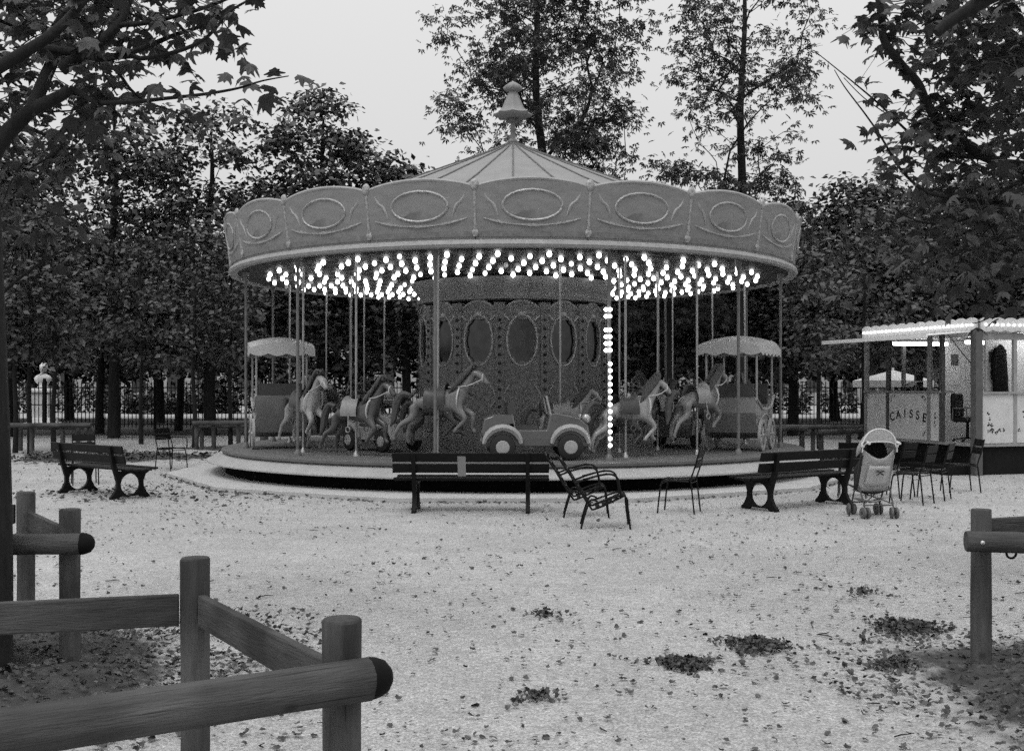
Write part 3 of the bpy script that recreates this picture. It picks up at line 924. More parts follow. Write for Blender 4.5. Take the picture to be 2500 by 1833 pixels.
put_carriage(4.9, -74); put_carriage(4.85, 66); put_carriage(4.85, 182)
for a, kd, lf, sk in ((-52, 0, .42, 1), (-34, 2, .30, 0), (-15, 1, .50, 1), (23, 0, .34, 1), (42, 1, .52, 0), (90, 2, .4, 0), (112, 0, .3, 1), (134, 1, .5, 0), (-98, 1, .3, 0), (-118, 0, .5, 1), (-140, 2, .35, 0)):
    put_horse(4.95, a, kd, lf, 1.0, sk)
for a, kd in ((4, 1), (158, 0), (-160, 1)):
    put_car(4.95, a, kd)
for i, a in enumerate((-66, -24, 14, 34, 52, 100, 140, -110, -150, 172)):
    put_horse(3.55, a, (1, 2, 0)[i % 3], (.25, .45, .35)[i % 3], .88, i % 2)
put_car(3.5, -46, 0, 1.05); put_car(3.5, 76, 1, 1.05)

# ------------------------------------------------------------------ log rail enclosures
def log_mesh(L, r, name='rail', material=None, n=16):
    b = MB(); vs = []; fs = []
    k = max(3, int(L / .25))
    r_ = np.random.default_rng(int(L * 100))
    for i in range(k + 1):
        rr = r * (1 + .02 * r_.standard_normal())
        for j in range(n):
            a = 2 * PI * j / n
            r3 = rr * (1 + .025 * math.sin(2 * a + L * 9) + .018 * math.sin(3 * a + i * .7) + .012 * r_.standard_normal())
            vs.append((r3 * math.cos(a), r3 * math.sin(a), L * i / k))
    for i in range(k):
        for j in range(n):
            p = i * n + j; q = i * n + (j + 1) % n
            fs.append((p, q, q + n, p + n))
    # chamfered ends
    for e, base, sgn in ((0, 0, -1), (1, k * n, 1)):
        o = len(vs)
        for j in range(n):
            a = 2 * PI * j / n
            vs.append((r * .93 * math.cos(a), r * .93 * math.sin(a), (0 if e == 0 else L) + sgn * .008))
        for j in range(n):
            p = base + j; q = base + (j + 1) % n
            fs.append((p, q, o + (j + 1) % n, o + j))
        fs.append(tuple(o + j for j in range(n)))
    b.add(vs, fs)
    return b.mesh(name, material or M['wood'], angle=40)
def orient(a, b_):
    d = Vector(b_) - Vector(a)
    return d.to_track_quat('Z', 'Y').to_euler()
def post_at(root, x, y, h=.98, r=.06):
    m = log_mesh(h + .15, r, 'post')
    return link('post', m, root, loc=(x, y, -.15), rot=(0, 0, random.uniform(0, 6)))
def rail_between(root, a, b_, r=.06, cap=True):
    a = Vector(a); b_ = Vector(b_); L = (b_ - a).length
    o = link('rail', log_mesh(L, r, 'rail'), root, loc=a, rot=orient(a, b_))
    if cap:
        c = MB(); c.lathe([(r * 1.01, -.012), (r * 1.02, -.0), (r * .97, -.025), (r * .8, -.052), (r * .45, -.07), (.001, -.076)], 18)
        c.build('end_cap', M['cap'], o, angle=60)
    return o
def board_between(root, a, b_, h=.13, t=.035):
    a = Vector(a); b_ = Vector(b_); L = (b_ - a).length
    d = (b_ - a).normalized(); side = Vector((0, 0, 1)).cross(d).normalized(); up = d.cross(side)
    m = Matrix((side, up, d)).transposed()
    b = MB(); b.box((-t / 2, -h / 2, 0), (t / 2, h / 2, L))
    return b.build('board', M['wood_b'], root, smooth=False, loc=a, rot=m.to_euler(), bevel=.006)
def bolt(root, p, d):
    b = MB(); b.lathe([(.014, 0), (.014, .004), (.008, .009), (.001, .01)], 8)
    return b.build('bolt', M['steel'], root, loc=p, rot=Vector(d).to_track_quat('Z', 'Y').to_euler())

e1 = empty('log_enclosure', (-.524, 3.41, 0)); tag(e1, 'nearest timber rail enclosure with a thick round rail at lower left', 'rail fence', 'timber rail enclosures')
o0 = Vector((-.524, 3.41, 0))
def L1(v): return Vector(v) - o0
post_at(e1, 0, 0); post_at(e1, -1.326 + .524, 4.63 - 3.41)
rd = Vector((-.85, -.53, 0)).normalized()
st_ = Vector((-.524, 3.41, .845)) + Vector((.055, -.118, -.018)) - rd * .045
r1 = rail_between(e1, L1(st_), L1(st_ + rd * 1.9), .0625)
pn = Vector((.53, -.85, 0)).normalized()
bolt(e1, L1(Vector((-.524, 3.41, .85)) + Vector((.02, -.118, 0)) + pn * .061), pn)
board_between(e1, L1((-.575, 3.49, .775)), L1((-1.285, 4.58, .775)))
board_between(e1, L1((-1.385, 4.60, .775)), L1((-3.0, 4.19, .775)))
e2 = empty('log_enclosure', (-2.59, 6.48, 0)); tag(e2, 'second timber rail enclosure farther back at the left edge', 'rail fence', 'timber rail enclosures')
o0 = Vector((-2.59, 6.48, 0))
post_at(e2, 0, 0); post_at(e2, -3.31 + 2.59, 7.53 - 6.48)
st_ = Vector((-2.59, 6.48, .80)) + Vector((.03, -.118, 0)) - Vector((-1, -.08, 0)).normalized() * .08
rail_between(e2, L1(st_), L1(st_ + Vector((-1, -.08, 0)).normalized() * 2.2), .0625)
board_between(e2, L1((-2.64, 6.55, .80)), L1((-3.27, 7.48, .80)))
board_between(e2, L1((-3.37, 7.50, .84)), L1((-5.2, 7.35, .84)))
e3 = empty('log_enclosure', (2.80, 6.6, 0)); tag(e3, 'timber rail enclosure with one post at the right edge', 'rail fence', 'timber rail enclosures')
o0 = Vector((2.80, 6.6, 0))
post_at(e3, 0, 0, .965)
st_ = Vector((2.80, 6.6, .80)) + Vector((-.135, -.125, 0))
dr3 = Vector((1, -.16, -.01)).normalized()
rail_between(e3, L1(st_), L1(st_ + dr3 * 2.4), .062, cap=False)
bolt(e3, L1(st_ + dr3 * .06 + Vector((0, -.064, 0))), (0, -1, 0))
hk = MB(); hk.tube([(.12, -.06, .745), (.13, -.06, .70), (.16, -.06, .69), (.18, -.06, .71), (.18, -.06, .735)], .007, 6, smooth=3); hk.build('hook', M['iron'], e3)
board_between(e3, L1((2.86, 6.66, .845)), L1((5.4, 7.3, .90)))

def far_enclosure(label, posts, rails, h=.85):
    x0, y0 = posts[0]
    e = empty('log_enclosure', (x0, y0, 0)); tag(e, label, 'rail fence', 'timber rail enclosures')
    for (x, y) in posts: post_at(e, x - x0, y - y0, h)
    for (a, b_) in rails:
        rail_between(e, Vector(a) - Vector((x0, y0, 0)), Vector(b_) - Vector((x0, y0, 0)), .06, cap=False)
    return e
d = 28.0
far_enclosure('low timber rail behind the left bench, under the thin trees', [(WX(218, d), d), (WX(153, d), d), (WX(78, d), d), (WX(16, d), d), (WX(-60, d), d)],
              [((WX(226, d), d - .12, .74), (WX(-70, d), d - .12, .74))], .72)
d = 29.6
far_enclosure('low timber rail farther behind the left bench', [(WX(191, d), d), (WX(130, d), d), (WX(50, d), d)], [((WX(200, d), d + .12, .62), (WX(30, d), d + .12, .62))], .64)
d = 30.0
far_enclosure('timber rail between the left armchair and the carousel', [(WX(480, d), d), (WX(522, d), d), (WX(582, d), d), (WX(640, d), d)], [((WX(474, d), d - .12, .73), (WX(660, d), d - .12, .75))], .74)
d = 31.5
far_enclosure('lower timber rail left of the carousel, behind the first', [(WX(493, d), d), (WX(563, d), d), (WX(601, d), d), (WX(650, d), d)], [((WX(486, d), d - .12, .60), (WX(660, d), d - .12, .60))], .68)
d = 25.5
far_enclosure('timber rail just right of the carousel', [(WX(1905, d), d), (WX(1958, d), d)], [((WX(1870, d), d - .12, .74), (WX(1966, d), d - .12, .74))], .76)
d = 28.5
far_enclosure('long timber rail between carousel and ticket kiosk', [(WX(1890, d), d), (WX(1985, d), d), (WX(2070, d), d), (WX(2110, d), d)], [((WX(1885, d), d - .12, .68), (WX(2150, d), d - .12, .68))], .72)
d = 24.6
far_enclosure('timber rail beside the ticket kiosk', [(WX(2004, d), d), (WX(2085, d), d + .4)], [((WX(1994, d), d - .12, .70), (WX(2112, d), d + .3, .72))], .74)

# ------------------------------------------------------------------ benches
def bench_frame():
    # side outline in (y, z); two feet, round opening, upright for the back
    o = [(-.33, 0), (-.20, 0), (-.16, .035), (.16, .035), (.20, 0), (.33, 0), (.33, .03), (.27, .09), (.225, .18), (.22, .26), (.26, .36), (.33, .41), (.33, .44), (-.20, .42), (-.24, .52), (-.31, .80), (-.355, .80), (-.30, .50), (-.255, .36), (-.225, .26), (-.225, .18), (-.27, .09), (-.33, .03)]
    h = [(.0 + .165 * math.cos(t), .215 + .165 * math.sin(t)) for t in np.linspace(0, 2 * PI, 29)[:-1]]
    m = Matrix(((0, 0, 1, 0), (1, 0, 0, 0), (0, 1, 0, 0), (0, 0, 0, 1)))
    return MB().extr(o, [h], .055, m).mesh('iron_frame', M['iron'], angle=30)
bf_me = bench_frame()
sl_me = MB().box((-1.06, -.042, -.016), (1.06, .042, .016)).mesh('slat', M['bench'], smooth=False)
bs_me = MB().box((-1.06, -.016, -.062), (1.06, .016, .062)).mesh('back_slat', M['bench'], smooth=False)
brk = MB().box((-.055, -.012, -.02), (.055, .004, .26)).mesh('bracket', mat('worn bracket', .2, .6), smooth=False)
def bench(loc, rz, label, bracket=False):
    e = empty('bench', loc, rz); tag(e, label, 'bench', 'park benches')
    for x in (-.77, .77): link('iron_frame', bf_me, e, loc=(x, 0, 0))
    for i in range(5):
        y = -.15 + .105 * i
        o = link('slat', sl_me, e, loc=(0, y, .452 - .012 * math.sin(PI * i / 4) * 1.5 + (.006 if i == 4 else 0)), rot=(R(4), 0, 0))
        bv = o.modifiers.new('bevel', 'BEVEL'); bv.width = .006; bv.segments = 2
    for (y, z) in ((-.255, .605), (-.295, .755)):
        o = link('slat', bs_me, e, loc=(0, y, z), rot=(R(14), 0, 0))
        bv = o.modifiers.new('bevel', 'BEVEL'); bv.width = .006; bv.segments = 2
    if bracket: link('bracket', brk, e, loc=(-.12, -.245, .52), rot=(R(14), 0, 0))
    return e
bench((WX(1152, 15.2), 15.2, 0), R(-1.5), 'dark slatted bench seen from behind, in front of the carousel', True)
bench((WX(1948, 15.75), 15.75, 0), R(34), 'dark slatted bench turned sideways beside the stroller')
bench((WX(252, 17.45), 17.45, 0), R(-40), 'dark slatted bench at the left, seen end on')

# ------------------------------------------------------------------ garden chairs (front = +x)
def chair_parts():
    d = {}
    r_ = .011
    def leg(pts): return MB().tube(pts, r_, 7, smooth=4)
    d['fl'] = [leg([(-.17, s * .19, .435), (.12, s * .195, .44), (.195, s * .20, .41), (.225, s * .205, .25), (.25, s * .21, 0)]).mesh('leg', M['chair']) for s in (-1, 1)]
    d['rl'] = [leg([(-.315, s * .185, .86), (-.26, s * .19, .65), (-.20, s * .19, .46), (-.205, s * .195, .40), (-.25, s * .205, 0)]).mesh('leg', M['chair']) for s in (-1, 1)]
    d['slat'] = MB().box((-.017, -.185, -.006), (.017, .185, .006)).mesh('slat', M['chair'], smooth=False)
    d['back'] = MB().box((-.006, -.185, -.055), (.006, .185, .055)).mesh('back_plate', M['chair'], smooth=False)
    d['brace'] = MB().tube([(-.2, -.19, .415), (-.2, .19, .415)], .008, 6).tube([(.19, -.2, .41), (.19, .2, .41)], .008, 6).mesh('brace', M['chair'])
    return d
cd = chair_parts()
def chair(px, dpt, ang, label, sc=1.0, tilt=0):
    e = empty('garden_chair', (WX(px, dpt), dpt, 0), R(ang)); tag(e, label, 'chair', 'metal garden chairs')
    e.scale = (sc, sc, sc)
    for k in ('fl', 'rl'):
        for m in cd[k]: link('leg', m, e)
    for i in range(9):
        x = -.175 + .045 * i
        link('slat', cd['slat'], e, loc=(x, 0, .447 + .012 * (abs(x) / .2) ** 2), rot=(0, x * .5, 0))
    link('back_plate', cd['back'], e, loc=(-.305, 0, .80), rot=(0, R(-14), 0))
    link('back_plate', cd['back'], e, loc=(-.275, 0, .67), rot=(0, R(-14), 0))
    link('brace', cd['brace'], e)
    return e
def low_parts():
    d = {}; r_ = .0125
    def tb(pts): return MB().tube(pts, r_, 7, smooth=4)
    # side loop: rear leg, seat rail, front leg
    d['front_leg'] = [tb([(-.10, s * .25, .30), (.20, s * .25, .40), (.285, s * .25, .37), (.30, s * .25, .25), (.33, s * .25, 0)]).mesh('leg', M['chair']) for s in (-1, 1)]
    d['rear_leg'] = [tb([(-.06, s * .25, .33), (-.13, s * .25, .35), (-.17, s * .25, .30), (-.22, s * .25, .15), (-.26, s * .25, 0)]).mesh('leg', M['chair']) for s in (-1, 1)]
    d['arm'] = [tb([(-.33, s * .265, .55), (-.10, s * .27, .63), (.08, s * .27, .66), (.17, s * .27, .62), (.20, s * .265, .52), (.22, s * .26, .38)]).mesh('arm', M['chair']) for s in (-1, 1)]
    d['side'] = [tb([(-.52, s * .24, .84), (-.36, s * .24, .60), (-.16, s * .24, .28), (-.08, s * .24, .245), (.26, s * .24, .40)]).mesh('side_rail', M['chair']) for s in (-1, 1)]
    d['slat'] = MB().box((-.026, -.235, -.006), (.026, .235, .006)).mesh('slat', M['chair'], smooth=False)
    d['rest'] = MB().box((-.02, -.02, -.008), (.28, .02, .008)).mesh('arm_pad', M['chair'], smooth=False)
    return d
ld = low_parts()
def low_chair(px, dpt, ang, label, name='garden_armchair'):
    e = empty(name, (WX(px, dpt), dpt, 0), R(ang)); tag(e, label, 'armchair', 'metal garden armchairs')
    for k in ('front_leg', 'rear_leg'):
        for m in ld[k]: link('leg', m, e)
    for m in ld['arm']: link('arm', m, e)
    for m in ld['side']: link('side_rail', m, e)
    for i in range(5):
        t = i / 4
        link('slat', ld['slat'], e, loc=(-.06 + .30 * t, 0, .262 + .135 * t), rot=(0, R(-24), 0))
    for i in range(6):
        t = i / 5
        link('slat', ld['slat'], e, loc=(-.17 - .33 * t, 0, .32 + .50 * t), rot=(0, R(57), 0))
    for s in (-1, 1): link('arm_pad', ld['rest'], e, loc=(-.22, s * .27, .60), rot=(0, R(-14), 0))
    return e
def arm_chair(px, dpt, ang, label):
    e = chair(px, dpt, ang, label)
    e.name = 'garden_armchair'; e['category'] = 'armchair'; e['group'] = 'metal garden armchairs'
    for s in (-1, 1):
        MB().tube([(-.26, s * .2, .66), (-.05, s * .235, .67), (.16, s * .235, .66), (.21, s * .23, .60), (.22, s * .22, .42)], .011, 7, smooth=4).build('arm', M['chair'], e)
    return e
low_chair(1470, 13.5, -3, 'nearer of two low reclining armchairs right of the middle bench')
low_chair(1424, 14.65, -3, 'farther of two low reclining armchairs right of the middle bench')
chair(1658, 15.05, 159, 'single dark metal chair seen from the side, between armchairs and bench')
chair(2226, 16.2, 138, 'dark metal chair just right of the stroller')
chair(2272, 16.8, 146, 'dark metal chair behind the one right of the stroller, before the kiosk skirt')
chair(2180, 17.2, 128, 'dark metal chair half hidden behind the stroller')
chair(2345, 18.0, 178, 'rightmost dark metal chair standing against the kiosk')
chair(2082, 17.2, 70, 'dark metal chair behind the sideways bench, left of the stroller')
arm_chair(418, 22.7, -35, 'dark metal armchair standing alone beside the carousel slab')
arm_chair(207, 19.4, -65, 'dark metal armchair partly hidden behind the left bench')

# paper cup
cup = MB(); cup.lathe([(.001, 0), (.028, 0), (.038, .10), (.041, .104), (.036, .10), (.027, .006), (.001, .006)], 14)
tag(cup.build('paper_cup', M['cupw'], loc=(WX(1335, 15.1), 15.1, 0.001)), 'small pale paper cup on the gravel beside the middle bench', 'cup')

# ------------------------------------------------------------------ stroller
stx = empty('stroller', (WX(2130, 14.55), 14.55, 0), R(4)); tag(stx, 'folding stroller with arched hood parked between bench and chairs', 'stroller')
wm = MB(); wm.lathe([(.02, -.016), (.06, -.018), (.072, -.012), (.075, 0), (.072, .012), (.06, .018), (.02, .016)], 18, Matrix.Rotation(R(90), 4, 'Y'))
wme = wm.mesh('wheel', M['wheel'])
hub = MB(); hub.lathe([(.001, -.024), (.02, -.022), (.022, 0), (.02, .022), (.001, .024)], 10, Matrix.Rotation(R(90), 4, 'Y')); hme = hub.mesh('hub', M['tubew'])
for sx in (-.19, .19):
    for y in (-.24, .26):
        for t in (-.032, .032):
            w_ = link('wheel', wme, stx, loc=(sx + t, y, .075), rot=(0, 0, R(random.uniform(-12, 12)))); link('hub', hme, w_)
for s in (-1, 1):
    MB().tube([(s * .19, .26, .10), (s * .20, .08, .40), (s * .215, -.12, .72), (s * .225, -.22, .92), (s * .215, -.30, .99), (s * .20, -.36, .985)], .0115, 7, smooth=3).build('handle_tube', M['tubew'], stx)
    MB().tube([(s * .19, -.24, .10), (s * .20, -.10, .34), (s * .205, .05, .46)], .0115, 7, smooth=2).build('rear_tube', M['tubew'], stx)
    MB().tube([(s * .20, -.315, .99), (s * .20, -.40, .98)], .018, 8).build('grip', M['fabw'], stx)
MB().tube([(-.2, -.20, .17), (.2, -.20, .17)], .009, 6).tube([(-.2, .22, .17), (.2, .22, .17)], .009, 6).tube([(-.19, -.2, .19), (.19, .2, .34)], .008, 6).tube([(.19, -.2, .19), (-.19, .2, .34)], .008, 6).build('cross_brace', M['tubew'], stx)
def sheet(fn, nu, nv):
    vs = [fn(i / nu, j / nv) for i in range(nu + 1) for j in range(nv + 1)]
    fs = [(i * (nv + 1) + j, i * (nv + 1) + j + 1, (i + 1) * (nv + 1) + j + 1, (i + 1) * (nv + 1) + j) for i in range(nu) for j in range(nv)]
    return MB().add(vs, fs)
def thick(o, t):
    s = o.modifiers.new('solid', 'SOLIDIFY'); s.thickness = t; return o
# back of the seat with sagging upper edge
thick(sheet(lambda u, v: ((u - .5) * .43, -.21 + .20 * (1 - v) + .05 * math.sin(PI * u) * -1, .34 + v * (.56 - .13 * math.sin(PI * u) ** 1.0) - .0), 14, 10).build('seat_back', M['fab'], stx), .012)
for s in (-1, 1):
    thick(sheet(lambda u, v: (s * (.215 - .0 * u), -.20 + .30 * u + .18 * (1 - v) * (1 - u), .36 + v * (.46 - .2 * u)), 6, 6).build('seat_side', M['fab'] if s > 0 else M['fabd'], stx), .01)
thick(sheet(lambda u, v: ((u - .5) * .42, -.02 + .36 * v, .36 + .05 * v - .05 * math.sin(PI * u)), 10, 6).build('seat', M['fabd'], stx), .015)
thick(sheet(lambda u, v: ((u - .5) * .38, -.06 + .30 * v, .26 - .05 * math.sin(PI * u) - .03 * v), 10, 6).build('basket', M['fab'], stx), .01)
# pocket with a bow
pk = sheet(lambda u, v: ((u - .52) * .27, -.245 + .155 * (1 - v) - .02 * math.sin(PI * u), .42 + .26 * v), 8, 6).build('pocket', M['fabl'], stx); thick(pk, .012)
bw_ = MB()
for s in (-1, 1):
    bw_.tube([(0, -.262, .60), (s * .03, -.268, .615), (s * .06, -.262, .608)], [.006, .012, .004], 5, smooth=2); bw_.tube([(0, -.258, .598), (s * .025, -.252, .575), (s * .05, -.246, .56)], [.005, .010, .003], 5, smooth=2)
bw_.build('bow', M['print'], pk)
# hood: arched shell over the seat
def hoodf(u, v):
    a = PI * u; t = v
    rad = .23 * (1 - .06 * t)
    z = .86 + (.30 - .04 * t * t) * math.sin(a) ** .75
    return (rad * -math.cos(a), -.24 + .26 * t, z - .08 * t * t)
hd = sheet(hoodf, 18, 8).build('hood', M['fab'], stx); thick(hd, .008)
MB().tube([hoodf(u, 0) for u in np.linspace(0, 1, 17)], .010, 6).build('piping', M['fabw'], hd)
thick(sheet(lambda u, v: (-.23 * math.cos(PI * u) * (1 - .02 * v), -.243, .985 + v * (-.125 + .30 * math.sin(PI * u) ** .75 + .0) if .86 + .30 * math.sin(PI * u) ** .75 > .985 else .86 + .30 * math.sin(PI * u) ** .75), 18, 6).build('hood_back', M['fab'], hd), .006)
MB().tube([(-.225, -.245, .95), (-.12, -.25, .99), (.12, -.25, .99), (.225, -.245, .95)], .009, 6, smooth=4).build('window_piping', M['fabw'], hd)
for s in (-1, 1):
    MB().ball((s * .225, -.25, .955), .028, 8, (1, .6, 1.4)).build('hood_joint', M['fabw'], hd)

# ------------------------------------------------------------------ ticket kiosk
K = Vector((8.95, 21.3, 0)); KA = math.atan2(.30, .954)
kr = empty('ticket_kiosk', K, KA); tag(kr, 'glazed ticket kiosk with lit scalloped cornice and the word CAISSE', 'kiosk')
KX, KY = 3.2, 3.55
def kb(name, lo, hi, m, smooth=False, bevel=0, parent=None): return MB().box(lo, hi).build(name, m, parent or kr, smooth=smooth, bevel=bevel)
kb('skirt', (.05, .05, .0), (KX, KY, .545), M['kdark'])
kb('floor', (-.03, -.03, .55), (KX, KY, .60), M['kpostl'])
# left face (x = 0)
cp_ = kb('front_panel', (0, 1.44, .61), (.04, 2.70, 1.58), M['kpanel2'], bevel=.006)
cp_['label'] = 'grey panel lettered CAISSE'
kb('front_panel', (0, 1.07, .61), (.04, 1.35, 1.58), M['kpanel2'], bevel=.006)
kb('front_panel', (0, 2.79, .61), (.04, 3.48, 1.58), M['kpanel2'], bevel=.006)
for y in (1.02, 1.395, 2.745, 3.52):
    kb('post', (-.02, y - .04, .60), (.06, y + .04, 2.76), M['kpostl'] if y > 3 or y == 1.395 else M['kpost'])
kb('corner_post', (-.09, -.09, 0.0), (.07, .07, 2.80), M['kpost'], bevel=.01)
kb('counter', (-.05, .985, 1.585), (.30, 3.56, 1.625), M['kpostl'])
for (y0, y1) in ((1.435, 2.705), (2.785, 3.48), (1.06, 1.355)):
    kb('pane', (.018, y0, 1.63), (.024, y1, 2.74), M['glass'])
# right face (y = 0)
xs = (.09, .92, 1.75, 2.58)
for i, x in enumerate(xs[:-1]):
    kb('front_panel', (x, 0, .61), (xs[i + 1] - .03, .04, 1.56), M['kpanel'], bevel=.006)
    kb('post', (xs[i + 1] - .055, -.015, .60), (xs[i + 1] + .02, .05, 2.76), M['kpostl'])
kb('counter', (.07, -.04, 1.565), (2.6, .26, 1.61), M['kpostl'])
kb('window_head', (.07, -.01, 2.62), (2.6, .05, 2.75), M['kpostl'])
# inner walls
kb('inner_wall', (2.05, 3.44, .6), (KX, 3.50, 2.75), M['kwall'])
kb('inner_wall', (3.12, .05, .6), (3.18, 3.44, 2.75), M['kwall'])
kb('partition', (.95, .86, .6), (3.12, .90, 2.75), M['kwall'])
kb('rear_panel', (.06, 3.44, .6), (2.05, 3.49, 1.5), M['kpanel2'])
for x in (.95, 2.0): kb('post', (x - .04, 3.44, 1.5), (x + .04, 3.5, 2.75), M['kpost'])
kb('ceiling', (.0, .0, 2.765), (KX, KY, 2.80), M['kwhite'])
kb('roof', (-.03, -.03, 2.805), (KX, KY, 3.0), M['kpostl'])
# scalloped lit cornice
def scallop(L):
    n = max(2, round(L / .30)); top = []; bot = []
    m = n * 8
    for i in range(m + 1):
        t = i / m; x = L * t; s = abs(math.sin(PI * n * t))
        top.append((x, 3.0 + .045 * s)); bot.append((x, 2.80 - .035 * s))
    return bot + list(reversed(top))
mxl = Matrix(((0, 0, 1, -.06), (1, 0, 0, -.08), (0, 1, 0, 0), (0, 0, 0, 1)))
MB().extr(scallop(3.64), [], .03, mxl).build('cornice', M['kpanel'], kr, smooth=False)
mxr = Matrix(((1, 0, 0, .02), (0, 0, -1, -.07), (0, 1, 0, 0), (0, 0, 0, 1)))
MB().extr(scallop(3.2), [], .03, mxr).build('cornice', M['kpanel'], kr, smooth=False)
kbm = MB().ball((0, 0, 0), .027, 8).mesh('bulb', M['bulb_k'])
for i in range(27): link('bulb', kbm, kr, loc=(-.11, .02 + .132 * i, 2.90))
for i in range(14): link('bulb', kbm, kr, loc=(.12 + .132 * i, -.12, 2.90))
# awning flap along the left face, hinged under the cornice
aw = MB(); aw.add([(-.08, .0, 2.765), (-.08, 3.5, 2.765), (-1.12, 3.5, 2.675), (-1.12, .0, 2.675), (-.08, .0, 2.785), (-.08, 3.5, 2.785), (-1.12, 3.5, 2.695), (-1.12, .0, 2.695)], [(0, 1, 2, 3), (7, 6, 5, 4), (0, 4, 5, 1), (1, 5, 6, 2), (2, 6, 7, 3), (3, 7, 4, 0)])
awn = aw.build('awning', M['kwhite'], kr, smooth=False)
MB().box((-1.15, 0, 2.635), (-1.123, 3.5, 2.71)).build('awning_lip', M['kwhite'], awn, smooth=False)
MB().tube([(-.09, .05, 2.15), (-.62, .05, 2.70)], .012, 6).build('awning_stay', M['kpost'], kr)
# lettering, an arch of painted letters
def letters(txt, size, cx, cz, arc, x, material, name):
    b = MB()
    for i, ch in enumerate(txt):
        t = (i - (len(txt) - 1) / 2)
        cu = bpy.data.curves.new('t', 'FONT'); cu.body = ch; cu.size = size; cu.align_x = 'CENTER'; cu.extrude = .0015; cu.offset = .004
        o = bpy.data.objects.new('t', cu); COL.objects.link(o)
        dg = bpy.context.evaluated_depsgraph_get()
        me = bpy.data.meshes.new_from_object(o.evaluated_get(dg))
        pos = t * size * .82; ang = -t * arc
        lo = Matrix.Translation((pos, -.011 * t * t, 0)) @ Matrix.Rotation(ang, 4, 'Z')
        # local x -> -y of the kiosk (reads left to right from outside), local y -> z
        mm = Matrix(((0, 0, -1, x), (-1, 0, 0, cx), (0, 1, 0, cz), (0, 0, 0, 1))) @ lo
        b.add([v.co for v in me.vertices], [tuple(p.vertices) for p in me.polygons], mm)
        bpy.data.objects.remove(o)
        bpy.data.meshes.remove(me)
    return b.build(name, material, cp_, smooth=False)
letters('CAISSE', .25, 2.06, 1.06, .07, -.004, M['print'], 'lettering')
def flower_sprig(pts, x=None, y=None, r=.03, parent=None):
    b = MB()
    for (p, z) in pts:
        for k in range(4):
            a = random.uniform(0, 6.28); rr = random.uniform(.6, 1) * r
            q = (p + .6 * r * math.cos(a), z + .6 * r * math.sin(a))
            c = [(q[0] + rr * .6 * math.cos(t) * random.uniform(.6, 1.1), q[1] + rr * .6 * math.sin(t) * random.uniform(.6, 1.1)) for t in np.linspace(0, 2 * PI, 8)[:-1]]
            if y is not None: b.add([(u, y, v) for u, v in c], [tuple(range(7))])
            else: b.add([(x, u, v) for u, v in c], [tuple(range(7))])
    # small stand-off so that the print never shares a plane
    return b.build('painted_sprig', M['print'], parent or kr, smooth=False)
flower_sprig([(.28, 1.20), (.29, 1.09), (.27, .99), (.35, .97), (.33, .90), (.28, .85), (.38, .85), (.46, .82), (.54, .86), (.62, .87)], y=-.004, r=.042)
flower_sprig([(1.10, 1.2), (1.12, 1.1), (1.0, .86)], y=-.004, r=.04)
flower_sprig([(1.56, 1.50), (1.62, 1.49), (1.52, 1.44), (2.60, 1.49), (2.52, 1.50), (2.63, 1.42), (1.56, .72), (1.53, .78)], x=-.004, r=.032)
flower_sprig([(1.21, 1.16), (1.20, 1.08), (1.22, .99), (1.21, .92)], x=-.004, r=.03)
# light fitting
kb('light_fitting', (.45, 3.16, 2.70), (1.95, 3.26, 2.76), M['kwhite'])
MB().tube([(.5, 3.21, 2.67), (1.9, 3.21, 2.67)], .045, 10).build('light_tube', M['tube'], kr)
kb('light_fitting', (1.2, .38, 2.72), (2.4, .48, 2.76), M['kwhite'])
MB().tube([(1.25, .43, 2.69), (2.35, .43, 2.69)], .045, 10).build('light_tube', M['tube'], kr)
kb('light_fitting', (1.5, 2.1, 2.70), (2.9, 2.2, 2.76), M['kwhite'])  # extra fixture and tube, added to brighten the kiosk interior
MB().tube([(1.55, 2.15, 2.67), (2.85, 2.15, 2.67)], .045, 10).build('light_tube', M['tube'], kr)
# papers on the walls
for (x0, x1, z0, z1, m) in ((2.15, 2.45, 1.75, 2.1, 'kpanel2'), (2.2, 2.4, 2.2, 2.45, 'kpost'), (2.6, 2.9, 1.8, 2.3, 'kpanel2')):
    kb('notice', (x0, 3.428, z0), (x1, 3.434, z1), M[m])
kb('notice', (1.02, .845, 2.2), (1.20, .855, 2.42), M['kpost'])
# steps under the door
kb('step', (-.55, .15, .0), (-.02, 1.6, .17), M['kdark'], bevel=.01)
# things in and on the kiosk
def KW(x, y, z): return K + Matrix.Rotation(KA, 3, 'Z') @ Vector((x, y, z))
oc = empty('office_chair', KW(.36, .98, .60), KA + R(-150)); tag(oc, 'black padded swivel chair in the kiosk doorway', 'chair')
MB().box((-.25, -.06, .42), (.25, .04, .98)).build('backrest', M['black'], oc, bevel=.05, seg=3)
MB().box((-.25, -.02, .40), (.25, .45, .50)).build('seat', M['black'], oc, bevel=.04, seg=3)
MB().tube([(0, .2, .06), (0, .2, .40)], .03, 8).build('stem', M['black'], oc)
bs = MB()
for k in range(5):
    a = 2 * PI * k / 5; bs.tube([(0, .2, .09), (.26 * math.cos(a), .2 + .26 * math.sin(a), .05)], .018, 6); bs.ball((.26 * math.cos(a), .2 + .26 * math.sin(a), .031), .03, 8)
bs.build('base', M['black'], oc)
for s in (-1, 1): MB().tube([(s * .27, .0, .45), (s * .29, .02, .68), (s * .29, .28, .68), (s * .27, .3, .45)], .016, 6).build('armrest', M['wheel'], oc)
rg = empty('cash_register', KW(.16, 2.15, 1.625), KA); tag(rg, 'black cash register on the kiosk counter above the lettering', 'cash register')
